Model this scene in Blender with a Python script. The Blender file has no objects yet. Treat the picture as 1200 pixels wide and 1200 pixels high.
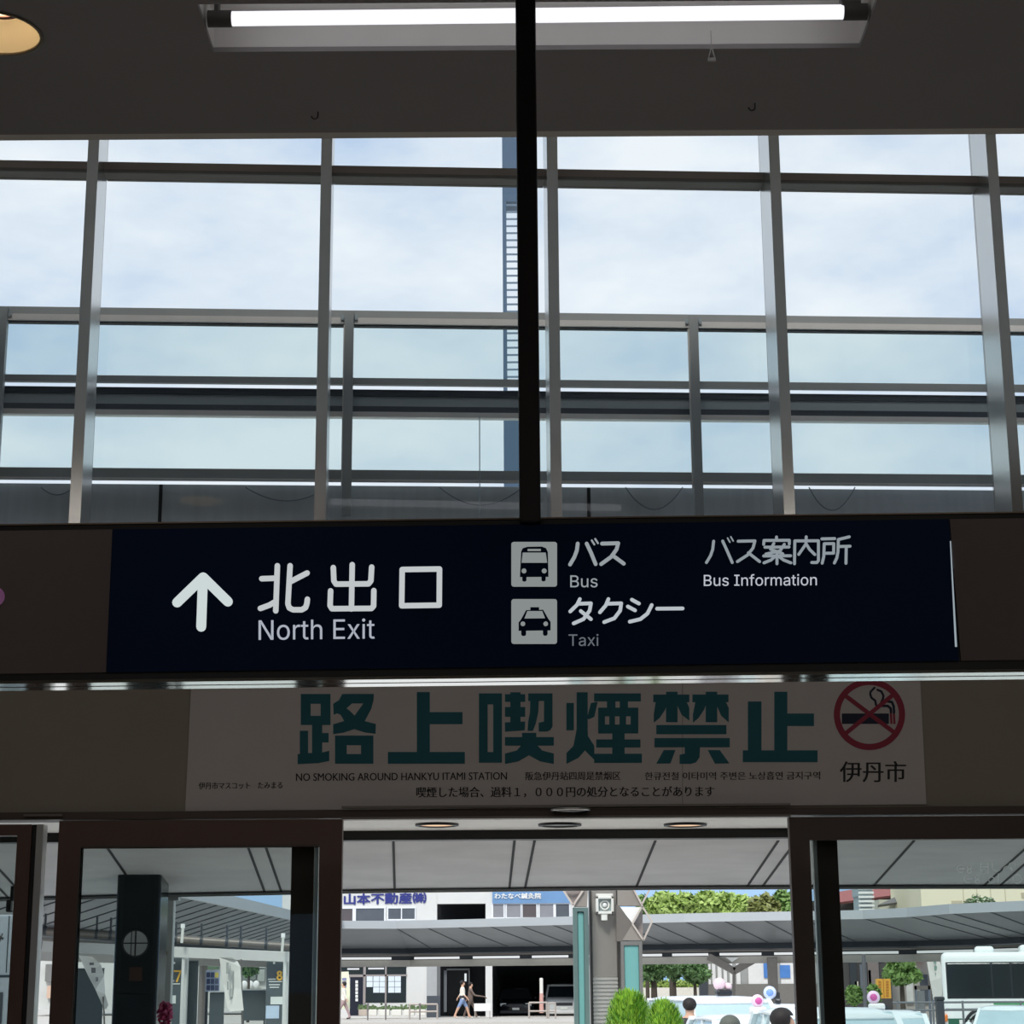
import bpy, bmesh, math, random
from mathutils import Vector, Matrix
from mathutils.geometry import tessellate_polygon
random.seed(7)
SC = bpy.context.scene
COL = SC.collection
PI = math.pi
# ------------------------------------------------------------------ camera
F_PX, PITCH, ROLL = 2200.0, math.atan(545 / 2200.0), 0.0065
EYE = Vector((0, 0, 1.55))
FW = Vector((0, math.cos(PITCH), math.sin(PITCH)))
R0 = Vector((1, 0, 0)); U0 = Vector((0, -math.sin(PITCH), math.cos(PITCH)))
RT = R0 * math.cos(ROLL) - U0 * math.sin(ROLL)
UP = R0 * math.sin(ROLL) + U0 * math.cos(ROLL)
GZ = -0.4                                   # level of the plaza outside
def ray(px, py):
    return RT * ((px - 600) / F_PX) + UP * ((600 - py) / F_PX) + FW
def at(px, py, Y):                          # measured point of the photo at depth Y
    d = ray(px, py); return EYE + d * (Y / d.y)
def atz(px, py, Z):
    d = ray(px, py); return EYE + d * ((Z - EYE.z) / d.z)
def atp(px, py, P, n):
    d = ray(px, py); return EYE + d * ((P - EYE).dot(n) / d.dot(n))
def zr(py, Y, px=600): return at(px, py, Y).z
def xr(px, Y, py=1080): return at(px, py, Y).x
def rc(x0, y0, x1, y1, Y):                  # metric rectangle (x0,x1,z0,z1) of a measured region
    a = at(x0, (y0 + y1) / 2, Y).x; b = at(x1, (y0 + y1) / 2, Y).x
    t = at((x0 + x1) / 2, y0, Y).z; l = at((x0 + x1) / 2, y1, Y).z
    return a, b, l, t
cam = bpy.data.cameras.new('camera'); co = bpy.data.objects.new('camera', cam); COL.objects.link(co)
cam.sensor_width = 36; cam.lens = 36 * F_PX / 1200; cam.clip_end = 2000; cam.clip_start = 0.05
mw = Matrix((RT, UP, -FW)).transposed().to_4x4(); mw.translation = EYE; co.matrix_world = mw
SC.camera = co
vs = SC.view_settings
vs.view_transform = 'Standard'; vs.look = 'None'; vs.gamma = 1; vs.exposure = 0; vs.use_curve_mapping = False
SC.cycles.use_denoising = True
SC.cycles.max_bounces = 8; SC.cycles.diffuse_bounces = 4; SC.cycles.glossy_bounces = 3
SC.cycles.transparent_max_bounces = 16; SC.cycles.transmission_bounces = 4
SC.cycles.sample_clamp_indirect = 4; SC.cycles.caustics_reflective = False; SC.cycles.caustics_refractive = False
# ------------------------------------------------------------------ materials
def lin(c):
    r = []
    for v in c:
        v = v / 255.0
        r.append(v / 12.92 if v <= .04045 else ((v + .055) / 1.055) ** 2.4)
    return (r[0], r[1], r[2], 1)
MATS = {}
def M(name, rgb, rough=.6, metal=0.0, var=.10, scale=6.0, bump=0.0, stretch=None, spec=.5):
    if name in MATS: return MATS[name]
    m = bpy.data.materials.new(name); m.use_nodes = True; MATS[name] = m
    nt = m.node_tree; b = nt.nodes['Principled BSDF']
    tc = nt.nodes.new('ShaderNodeTexCoord'); mp = nt.nodes.new('ShaderNodeMapping')
    nz = nt.nodes.new('ShaderNodeTexNoise'); mx = nt.nodes.new('ShaderNodeMix'); mx.data_type = 'RGBA'
    nz.inputs['Scale'].default_value = scale; nz.inputs['Detail'].default_value = 5
    if stretch: mp.inputs['Scale'].default_value = stretch
    c = lin(rgb)
    mx.inputs[6].default_value = tuple(v * (1 - var) for v in c[:3]) + (1,)
    mx.inputs[7].default_value = tuple(min(1, v * (1 + var)) for v in c[:3]) + (1,)
    nt.links.new(tc.outputs['Object'], mp.inputs[0]); nt.links.new(mp.outputs[0], nz.inputs['Vector'])
    nt.links.new(nz.outputs['Fac'], mx.inputs[0]); nt.links.new(mx.outputs[2], b.inputs['Base Color'])
    b.inputs['Roughness'].default_value = rough; b.inputs['Metallic'].default_value = metal
    b.inputs['Specular IOR Level'].default_value = spec
    if bump:
        bp = nt.nodes.new('ShaderNodeBump'); bp.inputs['Strength'].default_value = bump
        nt.links.new(nz.outputs['Fac'], bp.inputs['Height']); nt.links.new(bp.outputs[0], b.inputs['Normal'])
    return m
def EM(name, rgb, strength, sample=False):
    if name in MATS: return MATS[name]
    m = bpy.data.materials.new(name); m.use_nodes = True; MATS[name] = m
    nt = m.node_tree; nt.nodes.clear()
    o = nt.nodes.new('ShaderNodeOutputMaterial'); e = nt.nodes.new('ShaderNodeEmission')
    e.inputs[0].default_value = lin(rgb); e.inputs[1].default_value = strength
    nt.links.new(e.outputs[0], o.inputs[0])
    if not sample: m.cycles.emission_sampling = 'NONE'
    return m
def GLASS(name, tint, refl=1.0, rough=0.0):
    if name in MATS: return MATS[name]
    m = bpy.data.materials.new(name); m.use_nodes = True; MATS[name] = m
    nt = m.node_tree; nt.nodes.clear()
    o = nt.nodes.new('ShaderNodeOutputMaterial'); t = nt.nodes.new('ShaderNodeBsdfTransparent')
    g = nt.nodes.new('ShaderNodeBsdfGlossy'); mx = nt.nodes.new('ShaderNodeMixShader')
    fr = nt.nodes.new('ShaderNodeFresnel'); mul = nt.nodes.new('ShaderNodeMath'); mul.operation = 'MULTIPLY'
    fr.inputs['IOR'].default_value = 1.45; mul.inputs[1].default_value = refl
    t.inputs[0].default_value = tuple(tint) + (1,); g.inputs['Roughness'].default_value = rough
    nt.links.new(fr.outputs[0], mul.inputs[0]); nt.links.new(mul.outputs[0], mx.inputs[0])
    nt.links.new(t.outputs[0], mx.inputs[1]); nt.links.new(g.outputs[0], mx.inputs[2]); nt.links.new(mx.outputs[0], o.inputs[0])
    return m
# ------------------------------------------------------------------ mesh builder
WLOC = {}
class MB:
    def __init__(s): s.v = []; s.f = []; s.mi = []; s.m = 0; s.sm = []; s.smooth = False
    def add(s, vs_, fs_):
        o = len(s.v); s.v += [Vector(p) for p in vs_]
        for f in fs_: s.f.append([o + i for i in f]); s.mi.append(s.m); s.sm.append(s.smooth)
        return s
    def box(s, x0, x1, y0, y1, z0, z1):
        x0, x1 = min(x0, x1), max(x0, x1); y0, y1 = min(y0, y1), max(y0, y1); z0, z1 = min(z0, z1), max(z0, z1)
        return s.add([(x0,y0,z0),(x1,y0,z0),(x1,y1,z0),(x0,y1,z0),(x0,y0,z1),(x1,y0,z1),(x1,y1,z1),(x0,y1,z1)],
              [(0,3,2,1),(4,5,6,7),(0,1,5,4),(1,2,6,5),(2,3,7,6),(3,0,4,7)])
    def bbox(s, x0, x1, y0, y1, z0, z1, b=.01, n=2):   # bevelled box
        bm = bmesh.new(); bmesh.ops.create_cube(bm, size=1)
        for v in bm.verts:
            v.co = Vector(((x0+x1)/2 + v.co.x*abs(x1-x0), (y0+y1)/2 + v.co.y*abs(y1-y0), (z0+z1)/2 + v.co.z*abs(z1-z0)))
        b = min(b, abs(x1-x0)*.49, abs(y1-y0)*.49, abs(z1-z0)*.49)
        bmesh.ops.bevel(bm, geom=list(bm.edges), offset=b, segments=n, profile=.5, affect='EDGES')
        s.frombm(bm); bm.free(); return s
    def frombm(s, bm):
        bm.verts.ensure_lookup_table(); bm.verts.index_update()
        return s.add([v.co.copy() for v in bm.verts], [[v.index for v in f.verts] for f in bm.faces])
    def hexa(s, p):                                    # 4 bottom/near, 4 top/far points
        return s.add(p, [(0,3,2,1),(4,5,6,7),(0,1,5,4),(1,2,6,5),(2,3,7,6),(3,0,4,7)])
    def quad(s, a, b, c, d): return s.add([a, b, c, d], [(0,1,2,3)])
    def bar(s, a, b, w, h=None, up=(0,0,1)):           # rectangular bar between two points
        a = Vector(a); b = Vector(b); d = (b - a).normalized(); u = Vector(up)
        if abs(d.dot(u)) > .98: u = Vector((0, 1, 0))
        r = d.cross(u).normalized(); u = r.cross(d); h = h or w; r *= w/2; u *= h/2
        return s.hexa([a-r-u, a+r-u, b+r-u, b-r-u, a-r+u, a+r+u, b+r+u, b-r+u])
    def cyl(s, a, b, r, r2=None, n=16, cap=True):
        a = Vector(a); b = Vector(b); r2 = r if r2 is None else r2
        d = (b - a).normalized(); u = Vector((0,0,1)) if abs(d.z) < .9 else Vector((1,0,0))
        x = d.cross(u).normalized(); y = d.cross(x)
        vs_ = []
        for i in range(n):
            t = 2*PI*i/n; vs_.append(a + (x*math.cos(t) + y*math.sin(t))*r)
        for i in range(n):
            t = 2*PI*i/n; vs_.append(b + (x*math.cos(t) + y*math.sin(t))*r2)
        fs = [(i, (i+1) % n, n+(i+1) % n, n+i) for i in range(n)]
        sm = s.smooth; s.smooth = True; s.add(vs_, fs); s.smooth = sm
        if cap:
            s.add(vs_[:n], [list(range(n))[::-1]]); s.add(vs_[n:], [list(range(n))])
        return s
    def tube(s, pts, r, n=8):
        for a, b in zip(pts[:-1], pts[1:]): s.cyl(a, b, r, n=n)
        return s
    def ball(s, c, r, sx=1, sy=1, sz=1, n=16, m=10):
        c = Vector(c); vs_ = [c + Vector((0,0,-r*sz))]; fs = []
        for j in range(1, m):
            p = PI*j/m - PI/2
            for i in range(n):
                t = 2*PI*i/n
                vs_.append(c + Vector((r*sx*math.cos(p)*math.cos(t), r*sy*math.cos(p)*math.sin(t), r*sz*math.sin(p))))
        vs_.append(c + Vector((0,0,r*sz))); L = len(vs_)-1
        for i in range(n): fs.append((0, 1+(i+1) % n, 1+i)); fs.append((L, L-n+i, L-n+(i+1) % n))
        for j in range(m-2):
            for i in range(n):
                a = 1+j*n+i; b = 1+j*n+(i+1) % n; fs.append((a, b, b+n, a+n))
        sm = s.smooth; s.smooth = True; s.add(vs_, fs); s.smooth = sm; return s
    def torus(s, c, R, r, axis='Y', n=24, k=8):
        c = Vector(c); vs_ = []; fs = []
        for i in range(n):
            t = 2*PI*i/n
            for j in range(k):
                p = 2*PI*j/k; q = R + r*math.cos(p); h = r*math.sin(p)
                a, b = q*math.cos(t), q*math.sin(t)
                vs_.append(c + Vector((a, h, b) if axis == 'Y' else ((a, b, h) if axis == 'Z' else (h, a, b))))
        for i in range(n):
            for j in range(k):
                fs.append((i*k+j, ((i+1) % n)*k+j, ((i+1) % n)*k+(j+1) % k, i*k+(j+1) % k))
        sm = s.smooth; s.smooth = True; s.add(vs_, fs); s.smooth = sm; return s
    def lathe(s, c, prof, n=24):
        c = Vector(c); vs_ = []; fs = []; k = len(prof)
        for i in range(n):
            t = 2*PI*i/n
            for r, z in prof: vs_.append(c + Vector((r*math.cos(t), r*math.sin(t), z)))
        for i in range(n):
            for j in range(k-1): fs.append((i*k+j, ((i+1) % n)*k+j, ((i+1) % n)*k+j+1, i*k+j+1))
        sm = s.smooth; s.smooth = True; s.add(vs_, fs); s.smooth = sm; return s
    def plate(s, polys, mapf, thick):                  # 2D polygon (first outer, rest holes) mapped into space, given thickness
        flat = [p for q in polys for p in q]
        tris = tessellate_polygon([[Vector((p[0], p[1], 0)) for p in q] for q in polys])
        fr = [mapf(*p) for p in flat]; bk = [p + thick for p in fr]; n = len(flat)
        fs = [tuple(t) for t in tris] + [(t[2]+n, t[1]+n, t[0]+n) for t in tris]
        o = 0
        for q in polys:
            k = len(q)
            for i in range(k): fs.append((o+i, o+(i+1) % k, n+o+(i+1) % k, n+o+i))
            o += k
        return s.add(fr + bk, fs)
    def build(s, name, mats, parent=None, local=False, loc=None, fix=True):
        if not isinstance(mats, (list, tuple)): mats = [mats]
        me = bpy.data.meshes.new(name); o = bpy.data.objects.new(name, me); COL.objects.link(o)
        off = Vector((0,0,0))
        if parent is not None:
            o.parent = parent
            if not local: off = WLOC.get(parent.name, Vector((0,0,0)))
            WLOC[o.name] = off.copy()
        else:
            if local: off = Vector((0,0,0))
            else:
                xs = [p.x for p in s.v]; ys = [p.y for p in s.v]; zs = [p.z for p in s.v]
                off = Vector(((min(xs)+max(xs))/2, (min(ys)+max(ys))/2, min(zs)))
            o.location = off; WLOC[o.name] = off.copy()
        me.from_pydata([tuple(p - off) for p in s.v], [], s.f)
        for m in mats: me.materials.append(m)
        me.polygons.foreach_set('material_index', s.mi); me.polygons.foreach_set('use_smooth', s.sm)
        if fix:
            bm = bmesh.new(); bm.from_mesh(me); bmesh.ops.recalc_face_normals(bm, faces=bm.faces); bm.to_mesh(me); bm.free()
        me.update(); return o
def split_build(mb, name, mats, parent, gap):       # one part per character or word: pieces that stand apart sideways
    par = list(range(len(mb.v)))
    def fnd(i):
        while par[i] != i: par[i] = par[par[i]]; i = par[i]
        return i
    for f in mb.f:
        a = fnd(f[0])
        for i in f[1:]: par[fnd(i)] = a
    isl = {}
    for k, f in enumerate(mb.f): isl.setdefault(fnd(f[0]), []).append(k)
    rng = []
    for r, ks in isl.items():
        xs = [mb.v[i].x for k in ks for i in mb.f[k]]; rng.append((min(xs), max(xs), ks))
    rng.sort(key=lambda t: t[0]); grp = []; hi = None
    for a, b, ks in rng:
        if hi is None or a > hi + gap: grp.append([]); hi = b
        grp[-1] += ks; hi = max(hi, b)
    for ks in grp:
        q = MB(); mp_ = {}
        for k in ks:
            ff = []
            for i in mb.f[k]:
                if i not in mp_: mp_[i] = len(q.v); q.v.append(mb.v[i])
                ff.append(mp_[i])
            q.f.append(ff); q.mi.append(0); q.sm.append(False)
        q.build(name, mats, parent)
def tag(o, label=None, cat=None, group=None, kind=None):
    if label: o['label'] = label
    if cat: o['category'] = cat
    if group: o['group'] = group
    if kind: o['kind'] = kind
    return o
def thing(name, label, cat, loc, group=None, rz=0):
    o = bpy.data.objects.new(name, None); COL.objects.link(o); o.empty_display_size = .1
    o.location = loc; o.rotation_euler = (0, 0, rz); WLOC[o.name] = Vector(loc)
    return tag(o, label, cat, group)
def struct(o, label=None):
    o['kind'] = 'structure'
    if label: o['label'] = label
    return o
def copy_tree(o, parent=None):
    c = o.copy(); COL.objects.link(c)
    if parent is not None: c.parent = parent
    for ch in o.children: copy_tree(ch, c)
    return c
def bx(name, m, parent, *b, **k):
    return MB().box(*b).build(name, m, parent, **k)
# ------------------------------------------------------------------ lettering: 2D outlines measured on the photo, put on their surface
def on_Y(Y):
    return lambda px, py: at(px, py, Y)
def stroke_polys(pts, w, cap='round'):
    out = []; h = w/2
    for (x0, y0), (x1, y1) in zip(pts[:-1], pts[1:]):
        dx, dy = x1-x0, y1-y0; L = math.hypot(dx, dy)
        if L < 1e-6: continue
        nx, ny = -dy/L*h, dx/L*h
        out.append([(x0+nx, y0+ny), (x0-nx, y0-ny), (x1-nx, y1-ny), (x1+nx, y1+ny)])
    if cap == 'round':
        for x, y in pts: out.append([(x+h*math.cos(t*PI/6), y+h*math.sin(t*PI/6)) for t in range(12)])
    return out
def strokes(mb, lst, w, Y, ox=0, oy=0, sc=1.0, thick=.0015, cap='round', step=.00006):
    i = 0
    for pts in lst:
        pts = [(ox + x/sc, oy + y/sc) for x, y in pts]
        for p in stroke_polys(pts, w, cap):
            yy = Y - i*step; i += 1
            mb.plate([p], on_Y(yy), Vector((0, thick, 0)))
    return mb
def rrect(x0, y0, x1, y1, r=3, n=5):
    o = []
    for cx, cy, a in ((x1-r, y1-r, 0), (x0+r, y1-r, 90), (x0+r, y0+r, 180), (x1-r, y0+r, 270)):
        for k in range(n+1):
            t = math.radians(a + 90*k/n); o.append((cx + r*math.cos(t), cy + r*math.sin(t)))
    return o
def circ(cx, cy, r, n=20): return [(cx + r*math.cos(2*PI*k/n), cy + r*math.sin(2*PI*k/n)) for k in range(n)]
def R4(x0, y0, x1, y1): return [(x0, y0), (x1, y0), (x1, y1), (x0, y1)]
import os
LATIN = None
try:
    fp = os.path.join(bpy.utils.system_resource('DATAFILES'), 'fonts', 'Inter.woff2')
    LATIN = bpy.data.fonts.load(fp) if os.path.exists(fp) else None
except Exception: LATIN = None
def lettering(mb, body, x0, x1, y0, y1, Y, slope=0.0, offset=0.0, thick=.0012, mapf=None, spacing=1.0, latin=True):
    c = bpy.data.curves.new('letters', 'FONT'); c.body = body; c.size = 1; c.offset = offset; c.resolution_u = 3; c.space_character = spacing
    if latin and LATIN is not None and all(ord(ch) < 128 for ch in body): c.font = LATIN
    o = bpy.data.objects.new('letters', c); COL.objects.link(o)
    me = bpy.data.meshes.new_from_object(o.evaluated_get(bpy.context.evaluated_depsgraph_get()))
    V = [v.co.copy() for v in me.vertices]; P = [list(p.vertices) for p in me.polygons]
    bpy.data.objects.remove(o); bpy.data.curves.remove(c); bpy.data.meshes.remove(me)
    ax, bx_ = min(v.x for v in V), max(v.x for v in V); ay, by = min(v.y for v in V), max(v.y for v in V)
    mf = mapf or on_Y(Y); pts = []
    for v in V:
        u = (v.x-ax)/(bx_-ax); w = (v.y-ay)/(by-ay); px = x0 + u*(x1-x0)
        pts.append(mf(px, y1 + w*(y0-y1) + slope*(px-x0)))
    n = len(pts); ed = {}
    for f in P:
        for a, b in zip(f, f[1:]+f[:1]): ed[(a, b)] = 1
    fs = [tuple(f) for f in P] + [tuple(n+i for i in reversed(f)) for f in P]
    for a, b in ed:
        if (b, a) not in ed: fs.append((b, a, n+a, n+b))
    mb.add(pts + [p + Vector((0, thick, 0)) for p in pts], fs)
    return mb
# ================================================================== materials of the hall
m_ceil = M('ceiling_paint', (162,158,160), .85, var=.05, scale=3)
m_wall = M('wall_paint', (150,141,128), .8, var=.05, scale=4)
m_floor = M('floor_tile', (176,170,160), .35, var=.12, scale=5)
m_bronze = M('bronze_aluminium', (100,78,70), .45, .35, var=.08, scale=9)
m_bronze2 = M('bronze_aluminium_inner', (86,74,68), .5, .3, var=.08, scale=9)
m_alu = M('brushed_aluminium', (208,206,202), .22, .85, var=.06, scale=14)
m_alud = M('anodised_aluminium', (128,122,116), .45, .7, var=.08, scale=10)
m_silver = M('silver_strip', (205,205,203), .3, .8, var=.05)
m_black = M('black_frame', (16,15,16), .45, var=.1)
m_navy = M('navy_acrylic', (8,32,66), .4, var=.12, scale=3, spec=.08)
m_brown = M('brown_cladding', (104,93,92), .7, var=.06, scale=18)
m_chrome = M('polished_rail', (214,214,210), .10, 1.0, var=.06, scale=2.5)
m_glass = GLASS('clear_window_glass', (.955,.965,.965), .8)
m_glassd = GLASS('door_glass', (.80,.84,.83), .25)
m_glassb = GLASS('balustrade_glass', (.86,.915,.915), .5)
class Plane:                                 # upright plane through (0,Y,0), turned by psi about the vertical
    def __init__(s, Y, psi=0.0):
        s.P = Vector((0, Y, 0)); s.n = Vector((-math.sin(psi), math.cos(psi), 0)); s.u = Vector((math.cos(psi), math.sin(psi), 0))
    def p(s, px, py, off=0.0): return atp(px, py, s.P + s.n*off, s.n)
    def s_(s, px, py, off=0.0): return (s.p(px, py, off) - s.P).dot(s.u)
    def z(s, py, px=600, off=0.0): return s.p(px, py, off).z
    def w(s, a, z, off=0.0): return s.P + s.u*a + s.n*off + Vector((0, 0, z))
    def slab(s, mb, q, off, th):             # q: 4 photo points, counter-clockwise from lower left
        f = [s.p(x, y, off) for x, y in q]; b = [p + s.n*th for p in f]
        return mb.hexa([f[0], f[1], b[1], b[0], f[3], f[2], b[2], b[3]])
    def block(s, mb, a0, a1, z0, z1, o0, o1):
        return mb.hexa([s.w(a0,z0,o0), s.w(a1,z0,o0), s.w(a1,z0,o1), s.w(a0,z0,o1), s.w(a0,z1,o0), s.w(a1,z1,o0), s.w(a1,z1,o1), s.w(a0,z1,o1)])
    def map(s, off=0.0): return lambda px, py: s.p(px, py, off)
XL, XR_, YB, YD, ZC = -6.5, 6.5, -9.0, 10.0, 5.2
# ------------------------------------------------------------------ shell
struct(bx('floor', m_floor, None, XL, XR_, YB, YD+.3, -.06, 0))
rec = [atz(231,5,ZC), atz(251,63,ZC), atz(1010,54,ZC), atz(1026,0,ZC)]
rx0, rx1 = (rec[0].x+rec[1].x)/2, (rec[2].x+rec[3].x)/2
ry0, ry1 = (rec[0].y+rec[3].y)/2, (rec[1].y+rec[2].y)/2
dl = atz(-5, 39, ZC); DR = .175
cb = MB()
YE = atz(600, 154, ZC).y
cb.plate([R4(XL, YB, XR_, YE), R4(rx0, ry0, rx1, ry1), circ(dl.x, dl.y, DR, 32)], lambda a, b: Vector((a, b, ZC)), Vector((0,0,.02)))
struct(cb.build('ceiling', m_ceil))
cv = MB().box(XL, XR_, YE, YE+.06, ZC, 7.9).box(XL, XR_, YE, 10.95, 7.8, 7.9)
struct(cv.build('ceiling', M('void_paint', (232,226,220), .8, var=.04)))
struct(bx('roof', m_ceil, None, XL-.3, XR_+.3, YB-.3, YE+.06, 5.75, 5.85))  # unseen slab added above the ceiling to block light
for nm, x in (('wall_left', XL-.15), ('wall_right', XR_)):
    struct(bx(nm, m_wall, None, x, x+.15, YB, YD+.9, -.06, 7.9))
bk = MB()
for a, b in ((XL, -4.4), (-1.9, 1.9), (4.4, XR_)): bk.box(a, b, YB-.15, YB, 0, 2.5)  # unseen openings left between these, added to bring daylight and reflections into the hall
bk.box(XL, XR_, YB-.15, YB, 2.5, 5.8)
struct(bk.build('wall_back', m_wall))
SILL = 3.58
zh = zr(949, YD)                              # underside of the wall above the doors
struct(MB().box(XL, XR_, YD, YD+.2, zh, SILL).build('wall_front', m_wall))
struct(bx('trim_1', m_black, None, XL, XR_, YD+.2, 11.6, SILL-.12, SILL))
# ------------------------------------------------------------------ fluorescent ceiling light
t = thing('ceiling_light', 'long recessed fluorescent ceiling light with one glowing white tube', 'ceiling light', ((rx0+rx1)/2, (ry0+ry1)/2, ZC))
m_rec = M('light_housing_enamel', (242,240,238), .5, var=.04)
h = MB(); D = .15; w = .012
Z1 = ZC+.021; h.box(rx0-w, rx0, ry0-w, ry1+w, Z1, ZC+D).box(rx1, rx1+w, ry0-w, ry1+w, Z1, ZC+D).box(rx0, rx1, ry0-w, ry0, Z1, ZC+D).box(rx0, rx1, ry1, ry1+w, Z1, ZC+D)
h.box(rx0-w, rx1+w, ry0-w, ry1+w, ZC+D, ZC+D+.01)
h.build('housing', m_rec, t)
TZ = ZC + .03
ta = atz(272, 22, TZ); tb = atz(988, 14, TZ); tr = .029
MB().cyl(ta, tb, tr, n=20).build('tube', EM('tube_glow', (244,244,250), 1.12, True), t)
m_hold = M('lamp_holder', (92,90,88), .6)
for p, q in ((ta, -1), (tb, 1)):
    MB().cyl(p, p + Vector((q*.095, 0, 0)), tr*1.15, n=16).bbox(p.x + q*.02 - .03, p.x + q*.02 + .05*q, p.y-.025, p.y+.025, TZ, ZC+D, .008).build('lamp_holder', m_hold, t)
pc = MB(); c0 = atz(833, 36, TZ-.02); zc = lambda py: at(833, py, c0.y).z
pc.cyl((c0.x, c0.y, zc(36)), (c0.x, c0.y, zc(56)), .0018, n=6)
s_ = .013
for q in (-1, 1): pc.bar((c0.x, c0.y, zc(55)), (c0.x + q*s_, c0.y, zc(69)), .004)
pc.bbox(c0.x-s_-.003, c0.x+s_+.003, c0.y-.006, c0.y+.006, zc(73), zc(68), .003)
pc.build('pull_cord', M('pull_cord_plastic', (170,168,164), .5), t, fix=False)
# ------------------------------------------------------------------ round downlight, upper left
t = thing('downlight', 'round recessed downlight with a warm cream reflector in the dark ceiling', 'downlight', (dl.x, dl.y, ZC))
MB().lathe((dl.x, dl.y, ZC), [(DR+.004, -.001), (DR+.012, -.005), (DR-.004, -.005), (DR-.004, .01)], 40).build('trim_ring', M('downlight_trim', (150,138,120), .4), t)
MB().lathe((dl.x, dl.y, ZC), [(DR-.003, 0), (DR*.9, .06), (DR*.66, .125), (DR*.6, .14)], 40).build('reflector', M('downlight_reflector', (250,238,216), .35, .1, var=.02), t)
MB().lathe((dl.x, dl.y, ZC), [(DR*.62, .118), (DR*.62, .124), (DR*.5, .124), (DR*.5, .118)], 32).build('lamp_rim', M('lamp_rim', (120,84,84), .5), t)
MB().lathe((dl.x, dl.y, ZC), [(0.001, .11), (DR*.35, .114), (DR*.55, .135), (DR*.6, .16), (.001, .165)], 32).build('lamp', EM('warm_lamp', (255,226,178), 6.0, True), t)
# ------------------------------------------------------------------ two little ceiling hooks
for (px, py), lab in (((371,131), 'small open hook screwed into the ceiling left of the black hanging post'), ((883,121), 'small hook screwed into the ceiling right of the black hanging post')):
    p = atz(px, py, ZC); r = .014; z0 = ZC
    pts = [Vector((p.x+.006, p.y, z0)), Vector((p.x+.006, p.y, z0-.018))] + [Vector((p.x-.008 + r*math.cos(a), p.y, z0-.02 + r*math.sin(a))) for a in [-PI*k/8 for k in range(0, 9)]]
    o = MB().tube(pts, .0028, 8).build('ceiling_hook', M('hook_steel', (70,64,62), .4, .8), None)
    tag(o, lab, 'hook', 'ceiling hooks')
# ------------------------------------------------------------------ clerestory windows
PW = Plane(10.35, math.radians(3.1)); ZT = 7.78
ms = [PW.s_(px, 380) for px in (99, 379, 649.5, 916, 1177)]
dlt = (ms[4]-ms[0])/4
ms = [ms[0]-dlt*3, ms[0]-dlt*2, ms[0]-dlt] + ms + [ms[4]+dlt, ms[4]+dlt*2]
zt0, zt1 = PW.z(212, 600, .24), PW.z(198, 600, .22)
m_trans = M('transom_aluminium', (168,154,144), .5, .3, var=.08)
for i, a in enumerate(ms):
    mb = MB(); PW.block(mb, a-.032, a+.032, SILL, ZT, 0, .30); mb.m = 1
    PW.block(mb, a-.026, a+.026, SILL, ZT, .30, .345); 
    struct(mb.build('trim_%d' % (i+2), [m_alu, m_alud]))
for i, (a, b) in enumerate(zip(ms[:-1], ms[1:])):
    mb = MB(); a += .032; b -= .032
    PW.block(mb, a, b, zt0, zt1, .21, .34)
    PW.block(mb, a, b, SILL, SILL+.05, .22, .34); PW.block(mb, a, b, ZT-.06, ZT, .22, .34)
    mb.m = 1; PW.block(mb, a, b, zt0-.004, zt0+.018, .20, .215)
    w_ = struct(mb.build('window_%d' % (i+1), [m_trans, m_alud]))
    for z0, z1 in ((SILL+.05, zt0), (zt1, ZT-.06)):
        g = MB(); PW.block(g, a, b, z0, z1, .31, .318); g.build('glass_pane', m_glass, w_)
# ------------------------------------------------------------------ hanging guide sign
PS = Plane(6.2, -.024)
T = lambda x: 614.5-.0123*x
t1 = lambda x: 622-.0122*x
b1 = lambda x: 789.6-.0137*x
Bt = lambda x: 801-.0115*x
XA, XB = -170, 1370
sg = thing('guide_sign', 'wide navy hanging guide sign reading North Exit, Bus, Taxi and Bus Information', 'sign', tuple(PS.p(620, 790)))
mb = MB(); PS.slab(mb, [(XA, Bt(XA)), (XB, Bt(XB)), (XB, T(XB)), (XA, T(XA))], .012, .15); mb.build('sign_housing', m_black, sg)
mb = MB(); PS.slab(mb, [(XA, T(XA)+1.2), (XB, T(XB)+1.2), (XB, T(XB)-.4), (XA, T(XA)-.4)], .004, .012); mb.build('top_lip', M('sign_lip', (120,104,88), .35, .6), sg)
xl = lambda y: 132-.045*(y-622); xr_ = lambda y: 1112+.0736*(y-610)
mb = MB(); PS.slab(mb, [(xl(788), b1(124)), (xr_(774), b1(1124)), (xr_(610), t1(1112)), (xl(622), t1(132))], 0, .03); mb.build('sign_panel', m_navy, sg)
for q in ([(XA, b1(XA)), (xl(788)-.3, b1(124)), (xl(622)-.3, t1(132)), (XA, t1(XA))], [(xr_(774)+2.2, b1(1126)), (XB, b1(XB)), (XB, t1(XB)), (xr_(610)+1, t1(1114))]):
    mb = MB(); PS.slab(mb, q, .004, .02); o = mb.build('side_panel', m_brown, sg); o['label'] = 'plain dark brown cladding panel'
mb = MB(); PS.slab(mb, [(1119.2,758), (1121.6,758), (1114.4,634), (1113.2,634)], -.001, .02); o = mb.build('panel_edge', EM('lit_acrylic_edge', (200,215,225), .55), sg); o['label'] = 'bright lit acrylic edge'
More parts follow.
